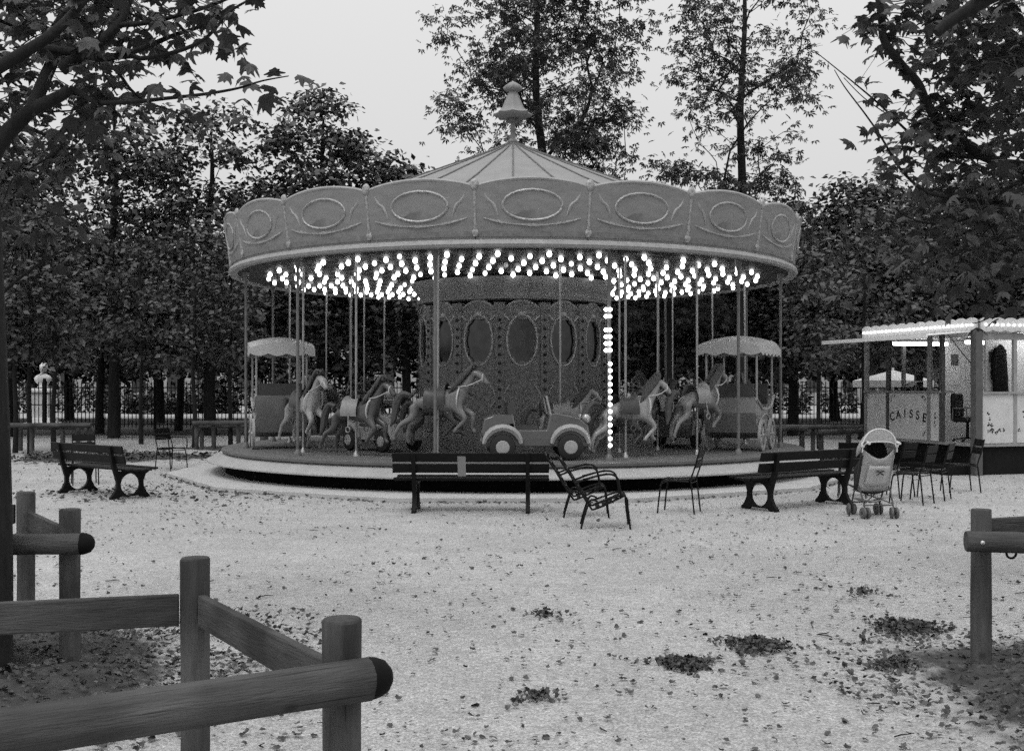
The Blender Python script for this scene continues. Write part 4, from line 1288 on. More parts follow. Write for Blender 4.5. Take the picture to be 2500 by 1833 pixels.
MB().add([(-.14, -.2, 0), (.14, -.2, 0), (.14, .2, 0), (-.14, .2, 0), (-.14, -.2, .08), (.14, -.2, .2), (.14, .2, .2), (-.14, .2, .08)], [(0, 1, 2, 3), (4, 5, 6, 7), (0, 1, 5, 4), (1, 2, 6, 5), (2, 3, 7, 6), (3, 0, 4, 7)]).build('body', M['black'], rg, smooth=False, bevel=.01)
MB().box((.04, -.22, .2), (.12, -.02, .34)).build('display', M['black'], rg, smooth=False, bevel=.008)
ct = empty('coat', KW(1.24, .80, 1.55), KA); tag(ct, 'black coat hanging inside the kiosk window', 'coat')
cb = MB(); vs = []; fs = []
prof = [(.02, 1.02, .02), (.06, .98, .05), (.13, .9, .07), (.15, .6, .08), (.17, .3, .09), (.18, .05, .09), (.16, .0, .07)]
for (hw, z, t) in prof:
    for j in range(16):
        a = 2 * PI * j / 16; k = 1 + .14 * math.cos(5 * a)
        vs.append((hw * math.cos(a) * k, -.02 + t * .6 * math.sin(a) * k, z))
for i in range(len(prof) - 1):
    for j in range(16):
        p = i * 16 + j; q = i * 16 + (j + 1) % 16; fs.append((p, q, q + 16, p + 16))
fs.append(tuple(range(16))); fs.append(tuple(len(vs) - 16 + j for j in range(16)))
cb.add(vs, fs); cb.build('body', M['cloth'], ct, angle=60)
MB().tube([(-.10, -.02, .92), (-.17, -.03, .7), (-.18, -.04, .3)], [.05, .055, .045], 8, smooth=3).build('sleeve', M['cloth'], ct)

# ------------------------------------------------------------------ parasol behind the kiosk
pr = empty('parasol', (WX(2180, 28.5), 28.5, 0)); tag(pr, 'white parasol seen through the kiosk windows', 'parasol')
b = MB(); vs = [(0, 0, 2.14)]; fs = []
for j in range(16):
    a = PI * j / 8; rr = 1.02 if j % 2 == 0 else .97
    vs.append((rr * math.cos(a), rr * math.sin(a), 1.86 + (0 if j % 2 == 0 else .015)))
for j in range(16): fs.append((0, 1 + j, 1 + (j + 1) % 16))
b.add(vs, fs); o = b.build('canopy', M['parasol'], pr, angle=60)
b = MB(); b.lathe([(1.0, 1.87), (.99, 1.70)], 24); b.build('valance', M['kpanel2'], pr)
MB().tube([(0, 0, 0), (0, 0, 2.2)], .03, 8).build('pole', M['kwhite'], pr)
MB().lathe([(.3, 0), (.3, .06), (.05, .1)], 20).build('base', M['stone'], pr)

# ------------------------------------------------------------------ statue
sx_ = WX(105, 46.5)
stt = empty('statue', (sx_, 46.5, 0)); tag(stt, 'pale stone bust on a tall pedestal behind the railing', 'statue')
b = MB(); b.box((-.58, -.58, 0), (.58, .58, .22)); b.box((-.5, -.5, .22), (.5, .5, .42), taper=.06); b.box((-.38, -.38, .42), (.38, .38, 1.48)); b.box((-.46, -.46, 1.48), (.46, .46, 1.58)); b.box((-.42, -.42, 1.58), (.42, .42, 1.70), taper=.05)
b.build('pedestal', M['stone'], stt, smooth=False, bevel=.015)
b = MB(); vs = []; fs = []
for (rx, ry, z, dx, dy) in ((.22, .2, 1.70, 0, 0), (.18, .16, 1.80, 0, 0), (.34, .22, 1.95, 0, 0), (.37, .24, 2.08, 0, 0), (.28, .2, 2.18, 0, 0), (.11, .11, 2.26, .02, -.02), (.10, .10, 2.34, .03, -.04), (.13, .15, 2.40, .04, -.06), (.155, .18, 2.50, .05, -.06), (.16, .18, 2.60, .05, -.05), (.12, .13, 2.69, .05, -.04), (.03, .03, 2.73, .05, -.04)):
    for j in range(16):
        a = PI * j / 8
        nz = .05 if (2.45 < z < 2.55 and j == 12) else 0
        vs.append((dx + rx * math.cos(a), dy + (ry + nz) * math.sin(a), z))
for i in range(11):
    for j in range(16):
        p = i * 16 + j; q = i * 16 + (j + 1) % 16; fs.append((p, q, q + 16, p + 16))
b.add(vs, fs); b.build('bust', M['stone'], stt, angle=60)

# ------------------------------------------------------------------ railing behind the clearing
fr = empty('iron_railing', (0, 44, 0)); tag(fr, 'tall black iron railing running behind the trees', 'railing')
barm = MB().box((-.014, -.014, .1), (.014, .014, 1.84)).add([(-.022, -.022, 1.84), (.022, -.022, 1.84), (.022, .022, 1.84), (-.022, .022, 1.84), (0, 0, 1.97)], [(0, 1, 4), (1, 2, 4), (2, 3, 4), (3, 0, 4), (3, 2, 1, 0)]).mesh('bar', M['fence'], smooth=False)
x = -21.0
while x < 21.5:
    px = 1250 + x / 44 * FPX
    if not (1050 < px < 1450) and px < 2380: link('bar', barm, fr, loc=(x, 0, 0))
    x += .155
for z in (.22, 1.0, 1.68): MB().box((-21.2, -.02, z - .02), (21.7, .02, z + .02)).build('rail', M['fence'], fr, smooth=False)
for x in (-18.6, -14.2, -9.8, -5.4, 5.6, 10.0, 14.4): MB().box((x - .05, -.05, 0), (x + .05, .05, 2.05)).build('post', M['fence'], fr, smooth=False, bevel=.006)

# far building and hedge glimpsed between trunks
fb = empty('far_building', (0, 112, 0)); tag(fb, 'long pale building glimpsed far behind the railing', 'building')
MB().box((-70, 0, 0), (70, 8, 9.0)).build('wall', M['facade'], fb, smooth=False)
MB().add([(-71, -.6, 9.0), (71, -.6, 9.0), (71, 8.6, 9.0), (-71, 8.6, 9.0), (-67, 4, 12.5), (67, 4, 12.5)], [(0, 1, 5, 4), (2, 3, 4, 5), (0, 4, 3), (1, 2, 5), (3, 2, 1, 0)]).build('roof', M['darkglass'], fb, smooth=False)
wme_ = MB().box((-.7, -.06, 0), (.7, .05, 2.6)).mesh('window', M['darkglass'], smooth=False)
for k in range(36):
    for z in (1.2, 5.4): link('window', wme_, fb, loc=(-63 + 3.6 * k, 0, z))

# ------------------------------------------------------------------ trees
def add_stem(mb, base, top, r0, r1, wob=.15, n=6):
    pts = []
    for i in range(n + 1):
        t = i / n
        p = Vector(base).lerp(Vector(top), t)
        if 0 < i < n: p += Vector((random.uniform(-wob, wob), random.uniform(-wob, wob), 0))
        pts.append(p)
    mb.tube(pts, [r0 * 1.35, r0, r0 * .9, (r0 + r1) / 2, r1], 9, smooth=3)
    return pts

def tree(name, label, group, px, dpt, z0, z1, prof, trunk_r, n_cl, per, leaf, style='rh', material='leaf_far', cl_r=.75, seed=0, branch=.35, lean=0, wob=None, holes=.0, flat=.5, py0=None, trunk_top=.9, cat='tree'):
    """prof: list of (t, radius) along crown height; clusters of leaves spread through that volume"""
    r_ = np.random.default_rng(seed + 100)
    random.seed(seed)
    e = empty(name, (WX(px, dpt), dpt, 0)); tag(e, label, cat, group)
    ht = z1 - z0
    if name == 'broad_tree':
        trunk_r *= .66; n_cl = int(n_cl * .55); per = int(per * 2.1); cl_r *= 1.12; branch = min(1, branch * 1.8); flat = .55
    T = [p[0] for p in prof]; Q = [p[1] for p in prof]
    tr = MB(); top = (lean, 0, z0 + ht * trunk_top)
    tp = add_stem(tr, (0, 0, -.05), top, trunk_r, trunk_r * .22, .06 + .012 * ht if wob is None else wob)
    def trunk_pt(z):
        for i in range(len(tp) - 1):
            if tp[i].z <= z <= tp[i + 1].z:
                return tp[i].lerp(tp[i + 1], (z - tp[i].z) / max(1e-6, tp[i + 1].z - tp[i].z))
        return tp[-1] if z > tp[-1].z else tp[0]
    # cluster centres, weighted towards the shell
    tt = r_.uniform(0, 1, n_cl * 6)
    rad = np.interp(tt, T, Q)
    keep = r_.uniform(0, max(Q), n_cl * 6) < rad
    tt = tt[keep][:n_cl]; rad = rad[keep][:n_cl]; n = len(tt)
    a = r_.uniform(0, 2 * PI, n)
    # lumpy outline
    lump = 1 + .16 * np.sin(3 * a + seed) * np.sin(7 * tt + seed) + .12 * np.sin(5 * a + 9 * tt + 2 * seed)
    q = rad * lump * np.sqrt(r_.uniform(.10, 1.0, n))
    C = np.stack([q * np.cos(a) + lean * tt, q * np.sin(a), z0 + ht * tt], 1)
    # limbs: every cluster hangs on the nearest suitable bit of the skeleton grown so far
    zz = np.arange(max(1.2, z0 - .8), top[2], .45)
    nodes = [tuple(trunk_pt(z)) for z in zz]; par = [-1] * len(nodes); nt_ = len(nodes)
    ordr = [i for i in np.argsort(np.hypot(C[:, 0] - lean * tt, C[:, 1])) if r_.uniform() < branch]
    ends = []
    for i in ordr:
        c = C[i]; A_ = np.array(nodes)
        dv = c - A_; L_ = np.linalg.norm(dv, axis=1)
        hz = np.hypot(dv[:, 0], dv[:, 1])
        cost = L_ + 1.3 * np.maximum(0, .45 * hz - dv[:, 2]) + np.where(np.arange(len(nodes)) < nt_, .25, 0)
        k = int(np.argmin(cost)); p0 = A_[k]; L = L_[k]
        j1 = p0 + dv[k] * .4 + np.array([r_.normal(0, .05), r_.normal(0, .05), .05]) * L
        j2 = p0 + dv[k] * .75 + np.array([r_.normal(0, .06), r_.normal(0, .06), .06]) * L
        b0 = len(nodes)
        nodes += [tuple(j1), tuple(j2), tuple(c)]; par += [k, b0, b0 + 1]
        ends.append((k, b0, i))
    load = [0] * len(nodes)
    for (k, b0, i) in ends:
        q_ = b0 + 2
        while q_ >= 0: load[q_] += 1; q_ = par[q_]
    tip = .010
    def rad(q_): return min(trunk_r * .62, tip * max(1, load[q_]) ** .52)
    for (k, b0, i) in ends:
        r1 = rad(b0)
        tr.tube([nodes[k], nodes[b0], nodes[b0 + 1], nodes[b0 + 2]], [r1 * 1.15, rad(b0), rad(b0 + 1), rad(b0 + 2) * .7], 5, smooth=2, caps=False)
        c = Vector(nodes[b0 + 2])
        for s in range(2):
            q_ = c + Vector((r_.uniform(-1, 1), r_.uniform(-1, 1), r_.uniform(-.3, .4))) * cl_r * .9
            tr.tube([Vector(nodes[b0 + 1]), c.lerp(q_, .35), q_], [tip, tip * .7, .004], 4, caps=False)
    tr.build('trunk', M['bark'], e, angle=80)
    cnt = r_.poisson(per, n).clip(3)
    idx = np.repeat(np.arange(n), cnt)
    m = len(idx)
    g_ = r_.standard_normal((m, 3)) * np.array([.55, .55, .55 * flat]) * cl_r
    # sprays droop outward from the cluster centre
    g_[:, 2] -= .25 * np.hypot(g_[:, 0], g_[:, 1])
    P = C[idx] + g_
    out = g_ / (np.linalg.norm(g_, axis=1, keepdims=True) + 1e-6)
    D, N = droop_dirs(m, out, .35 if style == 'rh' else .6, r_)
    if style == 'rh': N = np.array([0, 0, 1.0]) + .75 * out * np.array([1, 1, .4]) + .35 * r_.standard_normal((m, 3))
    S = leaf * r_.uniform(.6, 1.25, m)
    tm = {'rh': T_RH, 'cp': T_CP, 'mp': T_MP}[style]
    link('crown', cloud_mesh('crown', P, S, D, N, tm, M[material]), e)
    return e

DOME = [(0, .55), (.12, .9), (.35, 1.0), (.6, .92), (.8, .7), (.93, .42), (1, .15)]
def dome(rm): return [(t, q * rm) for t, q in DOME]
SK = [(0, .8), (.15, 1.0), (.45, 1.0), (.6, .8), (.8, .55), (1, .15)]
def skp(rm): return [(t, q * rm) for t, q in SK]
GB = 'trees along the railing'
# two tall open trees behind the carousel
tree('chestnut_tree', 'tall open tree rising straight behind the carousel roof', None, 1335, 36, 6.6, 17.2, [(0, 1.8), (.12, 3.0), (.25, 2.6), (.4, 3.5), (.55, 3.0), (.7, 3.1), (1, 1.5)], .17, 180, 50, .20, 'cp', 'leaf_mid', .72, 3, 1.0, -.25, flat=.5, trunk_top=.98)
tree('chestnut_tree', 'tall sparse tree with a straight dark trunk right of the carousel roof', None, 1807, 34, 5.4, 15.6, [(0, 2.1), (.12, 2.2), (.25, 1.3), (.45, 2.5), (.6, 2.1), (.75, 2.4), (1, 1.2)], .15, 105, 32, .19, 'cp', 'leaf_mid', .62, 5, 1.0, .1, flat=.5, trunk_top=.98, wob=.07)
# the low branch left of it
tree('chestnut_tree', 'small leafy tree top showing over the right half of the canopy', None, 1640, 37, 3.5, 9.35, [(0, 1.8), (.5, 2.2), (.85, 1.5), (1, .8)], .12, 80, 30, .22, 'cp', 'leaf_mid', .6, 8, .6, 0, flat=.45)
# left row
tree('broad_tree', 'large dense tree filling the left edge behind the bench', GB, 20, 38, 3.3, 10.5, skp(3.4), .26, 270, 32, .27, 'rh', 'leaf_far', .75, 11, .12)
tree('broad_tree', 'tree with visible forked stem against the sky at left', GB, 278, 37, 3.1, 11.3, [(0, 2.4), (.2, 3.0), (.45, 2.8), (.55, 2.6), (.8, 2.4), (1, 1.2)], .25, 225, 26, .25, 'rh', 'leaf_far', .62, 12, .6)
tree('broad_tree', 'dense tree with a broken crown left of the carousel', GB, 515, 39, 2.5, 11.6, [(0, 2.0), (.2, 3.0), (.45, 2.9), (.7, 2.6), (.9, 1.8), (1, 1.0)], .27, 260, 32, .25, 'rh', 'leaf_far', .62, 13, .2)
tree('broad_tree', 'round headed dark tree left of the carousel roof', GB, 790, 41, 3.0, 12.6, [(0, 2.4), (.3, 3.2), (.6, 2.7), (.8, 2.0), (.93, 1.3), (1, .6)], .28, 380, 38, .25, 'rh', 'leaf_far', .65, 14, .15)
tree('broad_tree', 'lower tree peeping over the canopy left of the roof', GB, 985, 42, 2.8, 10.2, [(0, 2.2), (.4, 2.9), (.8, 2.0), (1, .9)], .24, 260, 30, .26, 'rh', 'leaf_far', .7, 15, .15)
tree('broad_tree', 'tree glimpsed behind the carousel drum', GB, 1200, 43, 2.8, 9.0, [(0, 2.2), (.4, 2.9), (.8, 2.0), (1, .9)], .24, 200, 30, .28, 'rh', 'leaf_far', .7, 16, .15)
tree('broad_tree', 'tree glimpsed between drum and right carousel post', GB, 1500, 42, 2.5, 8.2, [(0, 2.2), (.4, 2.9), (.8, 2.0), (1, .9)], .24, 230, 30, .28, 'rh', 'leaf_far', .7, 17, .15)
tree('broad_tree', 'tree glimpsed behind the right carousel carriage', GB, 1720, 41, 2.5, 8.0, [(0, 2.2), (.4, 2.9), (.8, 2.0), (1, .9)], .24, 230, 30, .28, 'rh', 'leaf_far', .7, 18, .15)
# right row
tree('broad_tree', 'dark tree just right of the canopy', GB, 1935, 39, 2.5, 8.1, [(0, 2.0), (.4, 2.5), (.8, 1.7), (1, .7)], .24, 260, 34, .25, 'rh', 'leaf_far', .65, 19, .15)
tree('broad_tree', 'round headed tree above the left end of the kiosk', GB, 2110, 36, 2.5, 8.75, [(0, 2.0), (.35, 2.2), (.7, 1.75), (.9, 1.15), (1, .6)], .24, 330, 36, .23, 'rh', 'leaf_far', .6, 20, .15)
tree('broad_tree', 'dense tree behind the kiosk roof', GB, 2310, 38, 2.6, 8.8, [(0, 2.4), (.4, 2.8), (.8, 1.9), (1, .9)], .25, 300, 34, .25, 'rh', 'leaf_far', .65, 21, .15)
tree('broad_tree', 'dense tree at the right edge behind the kiosk', GB, 2500, 37, 2.6, 9.2, [(0, 2.4), (.4, 2.8), (.8, 2.0), (1, .9)], .25, 280, 34, .25, 'rh', 'leaf_far', .65, 22, .15)
# second row, farther, closes the gaps under the crowns
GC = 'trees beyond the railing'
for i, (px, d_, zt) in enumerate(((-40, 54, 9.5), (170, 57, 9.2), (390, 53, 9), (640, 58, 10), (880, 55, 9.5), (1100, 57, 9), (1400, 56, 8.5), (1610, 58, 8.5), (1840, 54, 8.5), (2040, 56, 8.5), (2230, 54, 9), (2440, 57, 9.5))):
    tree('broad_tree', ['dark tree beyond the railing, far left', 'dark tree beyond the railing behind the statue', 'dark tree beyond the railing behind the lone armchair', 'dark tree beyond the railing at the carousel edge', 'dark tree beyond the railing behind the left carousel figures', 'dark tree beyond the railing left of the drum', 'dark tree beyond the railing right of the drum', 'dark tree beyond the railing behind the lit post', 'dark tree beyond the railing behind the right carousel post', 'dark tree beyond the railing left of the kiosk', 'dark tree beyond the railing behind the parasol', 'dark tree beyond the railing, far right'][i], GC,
         px, d_, 2.6, zt, [(0, 3.0), (.4, 4.0), (.8, 2.8), (1, 1.2)], .3, 150, 30, .42, 'rh', 'leaf_shaded', 1.0, 40 + i, .06)
# thick bare trunks among them
tree('broad_tree', 'dark trunk standing just behind the lone armchair', GB, 243, 40.5, 2.4, 7.6, [(0, 1.6), (.5, 2.2), (1, .8)], .2, 110, 30, .25, 'rh', 'leaf_far', .65, 61, .1)
tree('broad_tree', 'dark trunk between armchair and carousel', GB, 435, 43, 2.4, 7.6, [(0, 1.6), (.5, 2.2), (1, .8)], .2, 110, 30, .25, 'rh', 'leaf_far', .65, 62, .1)
# young trees inside the rail enclosures
GY = 'young trees inside the rails'
for i, (px, d_, zt, lab) in enumerate(((37, 28.6, 6.2, 'leftmost slim young tree behind the left rail'), (73, 29.0, 6.0, 'second slim young tree from the left edge, left of the statue'), (132, 28.8, 6.6, 'slim young tree just right of the statue'), (345, 33, 6.4, 'slim young tree above the lone armchair'), (474, 30.8, 6.4, 'slim young tree at the rail left of the carousel'), (563, 31.5, 6.2, 'slim young tree beside the left edge of the carousel'), (2000, 30.5, 5.6, 'slim young tree right of the carousel'), (2111, 26.8, 6.2, 'slim young tree rising beside the kiosk awning'))):
    tree('young_tree', lab, GY, px, d_, 2.35, zt, [(0, .7), (.3, 1.15), (.7, 1.1), (1, .4)], .055, 60, 24, .17, 'rh', 'leaf_far', .45, 70 + i, .6, 0, wob=.035, trunk_top=.95)

# shrubs beyond the railing
def shrub(label, px, d_, wpx, h, seed, n=900, leaf=.3, name='shrub', group='shrubs beyond the railing'):
    r_ = np.random.default_rng(seed)
    e = empty(name, (WX(px, d_), d_, 0)); tag(e, label, 'shrub', group)
    rx = wpx / 2 / FPX * d_
    a = r_.uniform(0, 2 * PI, n); c = r_.uniform(-1, 1, n); q = r_.uniform(.5, 1, n) ** .5
    P = np.stack([rx * q * np.cos(a) * np.sqrt(1 - c * c * .3), 1.3 * q * np.sin(a), np.abs(h * (.5 + .5 * c) * (.75 + .25 * np.sin(a * 3 + seed)))], 1)
    D, N = droop_dirs(n, None, .3, r_)
    link('foliage', cloud_mesh('foliage', P, leaf * r_.uniform(.6, 1.3, n), D, N, T_RH, M['leaf_shaded']), e)
    for k in range(4): MB().tube([(r_.uniform(-.3, .3) * rx, 0, -.02), (r_.uniform(-.7, .7) * rx, r_.uniform(-.5, .5), h * .7)], [.05, .015], 5).build('stem', M['bark'], e)
for i, (px, d_, wpx, h, n, lab) in enumerate(((20, 73, 200, 3.4, 1500, 'clipped dark shrub behind the statue at the far left'), (170, 74, 230, 3.3, 1700, 'broad dark shrub right of the statue'), (310, 72, 120, 2.3, 800, 'dark shrub beyond the railing above the left bench'), (402, 70, 60, 1.6, 400, 'small shrub beyond the railing above the lone armchair'), (470, 75, 50, 2.6, 500, 'narrow tall shrub left of the carousel beyond the railing'), (352, 71, 90, 1.75, 600, 'low shrub beyond the railing right of the left bench'), (440, 71, 70, 1.6, 500, 'low rounded shrub beyond the railing, right of the lone armchair'), (530, 72, 100, 2.2, 800, 'shrub beyond the railing behind the far left rail end'), (610, 72, 170, 2.9, 1300, 'broad shrub beyond the railing at the carousel edge'), (800, 74, 260, 3.0, 1600, 'broad shrub behind the left carousel horses'), (1580, 74, 260, 3.0, 1600, 'broad shrub behind the right carousel horses'), (1820, 72, 200, 2.9, 1300, 'broad shrub behind the right carousel carriage'), (1948, 70, 55, 2.2, 500, 'narrow shrub right of the carousel beyond the railing'), (2050, 73, 90, 1.9, 600, 'shrub beyond the railing left of the kiosk'), (2240, 72, 160, 2.4, 1000, 'shrub behind the parasol'))):
    shrub(lab, px, d_, wpx, h, 200 + i, n)

# ---- the two near trees with lobed leaves
def near_tree(name, label, trunk_base, trunk_pts, trunk_r, paths, fill, leaf, seed, n_obj=300):
    r_ = np.random.default_rng(seed); random.seed(seed)
    e = empty(name, trunk_base); tag(e, label, 'tree')
    o0 = Vector(trunk_base)
    tb = MB(); tb.tube([Vector(p) - o0 for p in trunk_pts], trunk_r, 12, smooth=4); tb.build('trunk', M['bark_near'], e, angle=80)
    sites = []
    bmb = MB()
    for (pts, ra, rb, dens) in paths:
        W_ = [W(*p) - o0 for p in pts]
        sm = catmull(W_, 5)
        MB().tube(sm, [ra, (ra + rb) / 2, rb], 7, caps=True).build('branch', M['bark_near'], e, angle=80)
        L = sum((sm[i + 1] - sm[i]).length for i in range(len(sm) - 1))
        for k in range(int(L * dens)):
            t = r_.uniform(.12, 1) ** .8 * (len(sm) - 1); i = min(int(t), len(sm) - 2)
            p = sm[i].lerp(sm[i + 1], t - i)
            off = Vector((r_.normal(0, .07), r_.normal(0, .10), r_.normal(-.02, .07)))
            sites.append((p + off, p))
    # leafy twigs that fill the crown: (px0, px1, py0, py1, depth0, depth1, twigs)
    tw = MB()
    for (x0, x1, y0, y1, d0, d1, n, per) in fill:
        for k in range(n):
            dd = r_.uniform(d0, d1)
            p = W(r_.uniform(x0, x1), r_.uniform(y0, y1), dd) - o0
            dirv = Vector((r_.uniform(-1, 1), r_.uniform(-1, 1), r_.uniform(-.4, .35))).normalized()
            Lk = r_.uniform(.35, .75)
            q = p + dirv * Lk
            mid = p.lerp(q, .5) + Vector((0, 0, .06))
            tw.tube([p, p.lerp(mid, .5) + Vector((r_.normal(0, .03), r_.normal(0, .03), .02)), mid, q + Vector((0, 0, -.05))], [.006, .004, .002], 4, caps=False, smooth=3)
            for j in range(per):
                t = r_.uniform(.05, 1.05)
                c = p.lerp(q, t) + Vector((r_.normal(0, .07), r_.normal(0, .07), r_.normal(-.01, .05)))
                sites.append((c, p.lerp(q, t)))
    tw.build('twigs', M['bark_near'], e, angle=80)['kind'] = 'stuff'
    P = np.array([s[0] for s in sites]); n = len(P)
    a = r_.uniform(0, 2 * PI, n)
    D = np.stack([np.cos(a), np.sin(a), r_.normal(-.5, .4, n)], 1)
    N = np.stack([r_.normal(0, .55, n), r_.normal(-.25, .5, n), np.ones(n)], 1)
    S = leaf * r_.uniform(.62, 1.2, n)
    # project to choose the leaves that show largest inside the frame
    Wd = P + np.array(o0)
    px = 1250 + FPX * Wd[:, 0] / Wd[:, 1]; py = HOR - FPX * (Wd[:, 2] - EYE) / Wd[:, 1]
    ins = (px > 5) & (px < 2495) & (py > 5) & (py < 1800)
    sc = np.where(ins, S / Wd[:, 1], 0)
    order = np.argsort(-sc)
    big = order[:n_obj]; rest = order[n_obj:]
    lm = []
    for tmv in (T_MP, T_MP2):
        me = bpy.data.meshes.new('leaf'); me.from_pydata([tuple(v) for v in tmv[0]], [], [tuple(int(q) for q in f) for f in tmv[1]]); me.materials.append(M['leaf_near']); lm.append(me)
    for k, i in enumerate(big):
        d_ = Vector(D[i]).normalized(); nn = Vector(N[i]); x_ = d_.cross(nn).normalized(); z_ = x_.cross(d_)
        m = Matrix((x_, d_, z_)).transposed()
        link('leaf', lm[k % 2], e, loc=P[i], rot=m.to_euler(), scale=(S[i],) * 3)
    if len(rest):
        o = link('foliage', cloud_mesh('foliage', P[rest], S[rest], D[rest], N[rest], T_MP, M['leaf_near_s']), e); o['kind'] = 'stuff'
    return e
A = 6.2
near_tree('maple_tree', 'near tree at the left edge whose leafy branches hang into the upper left', (-2.98, 6.15, 0),
          [(-2.98, 6.15, -.1), (-2.94, 6.15, .12), (-2.93, 6.15, 1.0), (-2.96, 6.15, 2.0), (-3.02, 6.2, 2.9), (-3.1, 6.2, 4.2), (-3.05, 6.2, 6)], [.21, .15, .14, .135, .13, .10, .05],
          [([(-30, 400, A), (0, 346, A), (50, 293, A), (77, 270, A), (150, 233, A), (170, 216, A)], .055, .028, 4),
           ([(170, 216, A), (200, 230, A), (240, 251, A - .1), (333, 248, A - .2), (400, 241, A - .2), (500, 230, A - .3), (580, 216, A - .3), (640, 198, A - .3), (705, 186, A - .3)], .018, .003, 17),
           ([(77, 270, A), (110, 193, A + .1), (133, 133, A + .1), (137, 67, A + .2), (207, -10, A + .2)], .042, .024, 8),
           ([(-20, 175, A - .2), (67, 123, A - .2), (123, 87, A - .2), (173, 40, A - .1), (213, -10, A)], .036, .022, 8),
           ([(100, 118, A), (186, 130, A), (250, 143, A), (300, 133, A), (350, 118, A + .1), (416, 90, A + .1), (500, 60, A + .1), (563, 15, A + .2)], .028, .007, 15),
           ([(150, 170, A), (200, 133, A), (283, 67, A + .1), (320, -10, A + .2)], .038, .022, 6),
           ([(283, 63, A + .1), (366, 55, A + .1), (483, 25, A + .1), (570, -8, A + .1)], .016, .008, 16),
           ([(250, 143, A), (320, 138, A), (353, 143, A), (433, 126, A - .1), (493, 100, A - .1), (526, 70, A - .1), (566, 25, A - .1), (640, -15, A)], .016, .006, 14),
           ([(240, 130, A + .2), (290, 180, A + .2), (320, 220, A + .2), (360, 250, A + .2), (430, 275, A + .2), (470, 300, A + .2)], .012, .004, 15),
           ([(40, 300, A + .3), (110, 330, A + .3), (150, 360, A + .3), (60, 420, A + .3)], .014, .004, 8),
           ([(0, 720, A + .6), (60, 670, A + .6), (120, 630, A + .6), (180, 600, A + .6)], .012, .004, 5)],
          [(-80, 230, -60, 130, 6.2, 8.0, 40, 9), (180, 430, -60, 60, 6.0, 7.4, 18, 8), (-80, 120, 150, 300, 6.3, 8.0, 18, 8), (140, 300, 150, 270, 6.2, 7.4, 9, 7), (-80, 120, 340, 560, 6.6, 8.6, 26, 8), (430, 560, -50, 20, 5.8, 6.6, 6, 7)],
          .108, 21)
B = 8.6
near_tree('maple_tree', 'near tree off the right edge whose leaves fill the upper right', (4.75, 8.6, 0),
          [(4.75, 8.6, -.1), (4.7, 8.6, .2), (4.65, 8.6, 1.5), (4.55, 8.6, 3), (4.4, 8.6, 4.5), (4.3, 8.6, 6.5)], [.3, .21, .18, .16, .13, .08],
          [([(2136, -30, B), (2146, 0, B), (2153, 54, B), (2160, 102, B), (2204, 163, B), (2240, 203, B), (2259, 247, B), (2277, 276, B), (2313, 327, B), (2420, 390, B), (2560, 430, B)], .028, .042, 12),
           ([(2287, 82, 6.4), (2313, 58, 6.4), (2360, 28, 6.4), (2430, -12, 6.4), (2560, -60, 6.4)], .028, .05, 3),
           ([(1986, 123, B), (2084, 202, B), (2150, 258, B), (2226, 330, B), (2277, 360, B), (2350, 381, B), (2520, 400, B)], .003, .018, 17),
           ([(2037, 171, B - .2), (2063, 214, B - .2), (2113, 280, B - .2), (2153, 338, B - .2), (2186, 396, B - .2), (2219, 436, B - .2), (2266, 472, B - .2), (2331, 483, B - .2), (2415, 494, B - .2), (2520, 487, B - .2)], .003, .018, 16),
           ([(2060, 190, B), (2110, 240, B), (2180, 290, B), (2240, 340, B)], .003, .006, 18),
           ([(2182, 508, B), (2233, 538, B), (2313, 547, B), (2386, 519, B), (2458, 461, B), (2540, 420, B)], .004, .018, 9),
           ([(2480, 760, B), (2430, 770, B), (2395, 785, B), (2372, 790, B)], .008, .003, 16)],
          [(2255, 2560, -60, 330, 7.4, 10.4, 130, 9), (2180, 2300, -50, 120, 8.0, 9.4, 16, 7), (2290, 2560, 330, 700, 7.6, 10.5, 80, 9), (2230, 2340, 420, 640, 8.4, 10.4, 22, 7)],
          .112, 22)

# ------------------------------------------------------------------ fallen leaves
def ground_leaves(name, P, S, label, template=T_CR, tilt=.3, seed=0, top=True):
    r_ = np.random.default_rng(seed)
    n = len(P); a = r_.uniform(0, 2 * PI, n)
    D = np.stack([np.cos(a), np.sin(a), r_.normal(0, tilt, n)], 1)
    N = np.stack([r_.normal(0, tilt, n), r_.normal(0, tilt, n), np.ones(n) * np.where(r_.uniform(size=n) < .4, -1, 1)], 1)
    o = link(name, cloud_mesh(name, P, S, D, N, template, M['litter']))
    return tag(o, label, kind='stuff')
r_ = np.random.default_rng(5)
pts = []; sz = []
n = 10500
y = 2.6 + 26 * r_.uniform(0, 1, n) ** 1.25
xx = r_.uniform(-1, 1, n) * (y * .5)
cl = np.sin(xx * 1.3 + 1.0 * np.sin(y * .9)) * np.sin(y * 1.1 + xx * .4)
keep = r_.uniform(-1.2, 1.0, n) < cl
dist = np.hypot(xx - CX, y - CY)
keep &= dist > 6.4
P = np.stack([xx, y, np.full(n, .014)], 1)[keep]
S = r_.uniform(.012, .042, len(P))
S[r_.uniform(size=len(P)) < .06] *= 1.35
P[:, 2] += S * .12
ground_leaves('leaf_litter', P, S, 'brown leaves scattered over the gravel', seed=6)
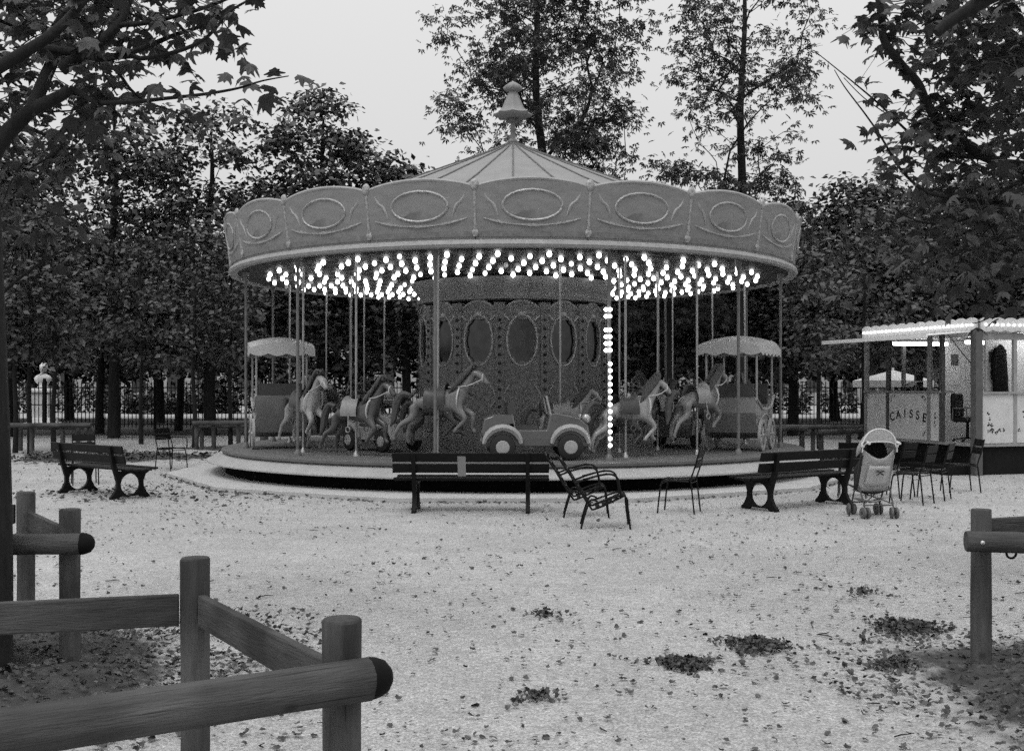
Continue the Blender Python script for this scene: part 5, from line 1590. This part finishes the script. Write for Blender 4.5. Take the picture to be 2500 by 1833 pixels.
# denser litter on the soil
def soil_leaves(cx, cy, rx, ry, n, hfun, seed, label, smin=.014, smax=.046):
    r2 = np.random.default_rng(seed)
    a = r2.uniform(0, 2 * PI, n); q = np.sqrt(r2.uniform(0, 1, n)) * (1 + .2 * np.sin(3 * a + seed) + .3 * r2.normal(0, .4, n))
    x = cx + rx * q * np.cos(a); y = cy + ry * q * np.sin(a)
    z = np.array([hfun(u, v) for u, v in zip(x, y)]) + .03
    ground_leaves('leaf_litter', np.stack([x, y, z], 1), r2.uniform(smin, smax, n), label, tilt=.4, seed=seed)
def mh(cx, cy, rx, ry, h):
    def f(x, y):
        m = math.hypot((x - cx) / rx, (y - cy) / ry)
        return h * max(0, 1 - m) ** 1.2
    return f
soil_leaves(-2.55, 6.7, 1.25, 1.7, 2800, mh(-3.15, 6.3, 1.25, 1.7, .2), 31, 'dense dead leaves on the earth behind the near rails')
soil_leaves(3.55, 5.7, 1.75, 1.8, 3000, mh(3.75, 5.6, 1.75, 1.9, .24), 32, 'dead leaves covering the earth bank at lower right')
soil_leaves(-9.6, 26.5, 2.6, 2.0, 700, lambda x, y: .03, 33, 'dead leaves under the far left rail', .06, .13)
soil_leaves(8.4, 25.8, 2.6, 2.6, 700, lambda x, y: .03, 34, 'dead leaves under the rails near the kiosk', .06, .13)
soil_leaves(-5.6, 17.5, 2.5, 1.6, 260, lambda x, y: 0, 35, 'dead leaves lying round the left bench', .04, .09)
for i, (px, py, wpx, n, lab) in enumerate(((1672, 1625, 165, 190, 'small round heap of leaves at lower middle, left of the larger heap'), (1850, 1580, 205, 230, 'round heap of leaves in the middle of the three on the gravel'), (2215, 1537, 250, 260, 'widest heap of leaves, near the right post'), (1310, 1705, 190, 24, 'thin drift of leaves lowest in the middle foreground'), (1325, 1503, 150, 22, 'thin drift of leaves right of the near post'), (2190, 1630, 180, 110, 'ragged leaf heap left of the right post foot'), (2110, 1447, 100, 18, 'small far leaf drift before the stroller'))):
    d_ = FPX * EYE / (py - HOR); cx = WX(px, d_); rx = wpx / 2 / FPX * d_
    r2 = np.random.default_rng(50 + i)
    n = int(n * 3.2); a = r2.uniform(0, 2 * PI, n); q = np.abs(r2.normal(0, .42, n)) * (1 + .25 * np.sin(3 * a + i) + .15 * np.sin(7 * a + 2 * i)) + .12 * r2.uniform(0, 1, n)
    P = np.stack([cx + rx * q * np.cos(a), d_ + rx * .95 * q * np.sin(a), .012 + .02 * np.clip(1 - q ** 2, 0, 1) * r2.uniform(.0, 1.6, n)], 1)
    ground_leaves('leaf_pile', P, r2.uniform(.014, .042, n), lab, tilt=.75, seed=60 + i)
# leaves caught along the edge of the slab
r2 = np.random.default_rng(91); n = 900
k = r2.integers(0, 12, n); u = r2.uniform(0, 1, n)
pa = np.array(pp); q0 = pa[k]; q1 = pa[(k + 1) % 12]
e_ = q0 + (q1 - q0) * u[:, None]; e_ *= (1 + np.abs(r2.normal(0, .008, n)) + .004)[:, None]
sel = e_[:, 1] < 1.0
ground_leaves('leaf_litter', np.stack([e_[:, 0] + CX, e_[:, 1] + CY, np.full(n, .014)], 1)[sel], r2.uniform(.02, .06, n)[sel], 'leaves caught along the edge of the concrete slab', seed=92)
# twigs
tw = MB(); r2 = np.random.default_rng(77)
for k in range(80):
    y = 3 + 14 * r2.uniform() ** 1.2; x = r2.uniform(-.46, .46) * y; a = r2.uniform(0, PI); L = r2.uniform(.02, .07)
    c = Vector((x, y, .012)); dv = Vector((math.cos(a), math.sin(a), 0))
    tw.tube([c - dv * L, c + Vector((r2.normal(0, .012), r2.normal(0, .012), .006)), c + dv * L], [.0035, .004, .002], 4, caps=False)
tag(tw.build('twig_litter', M['bark']), 'small dry twigs scattered over the gravel', kind='stuff')
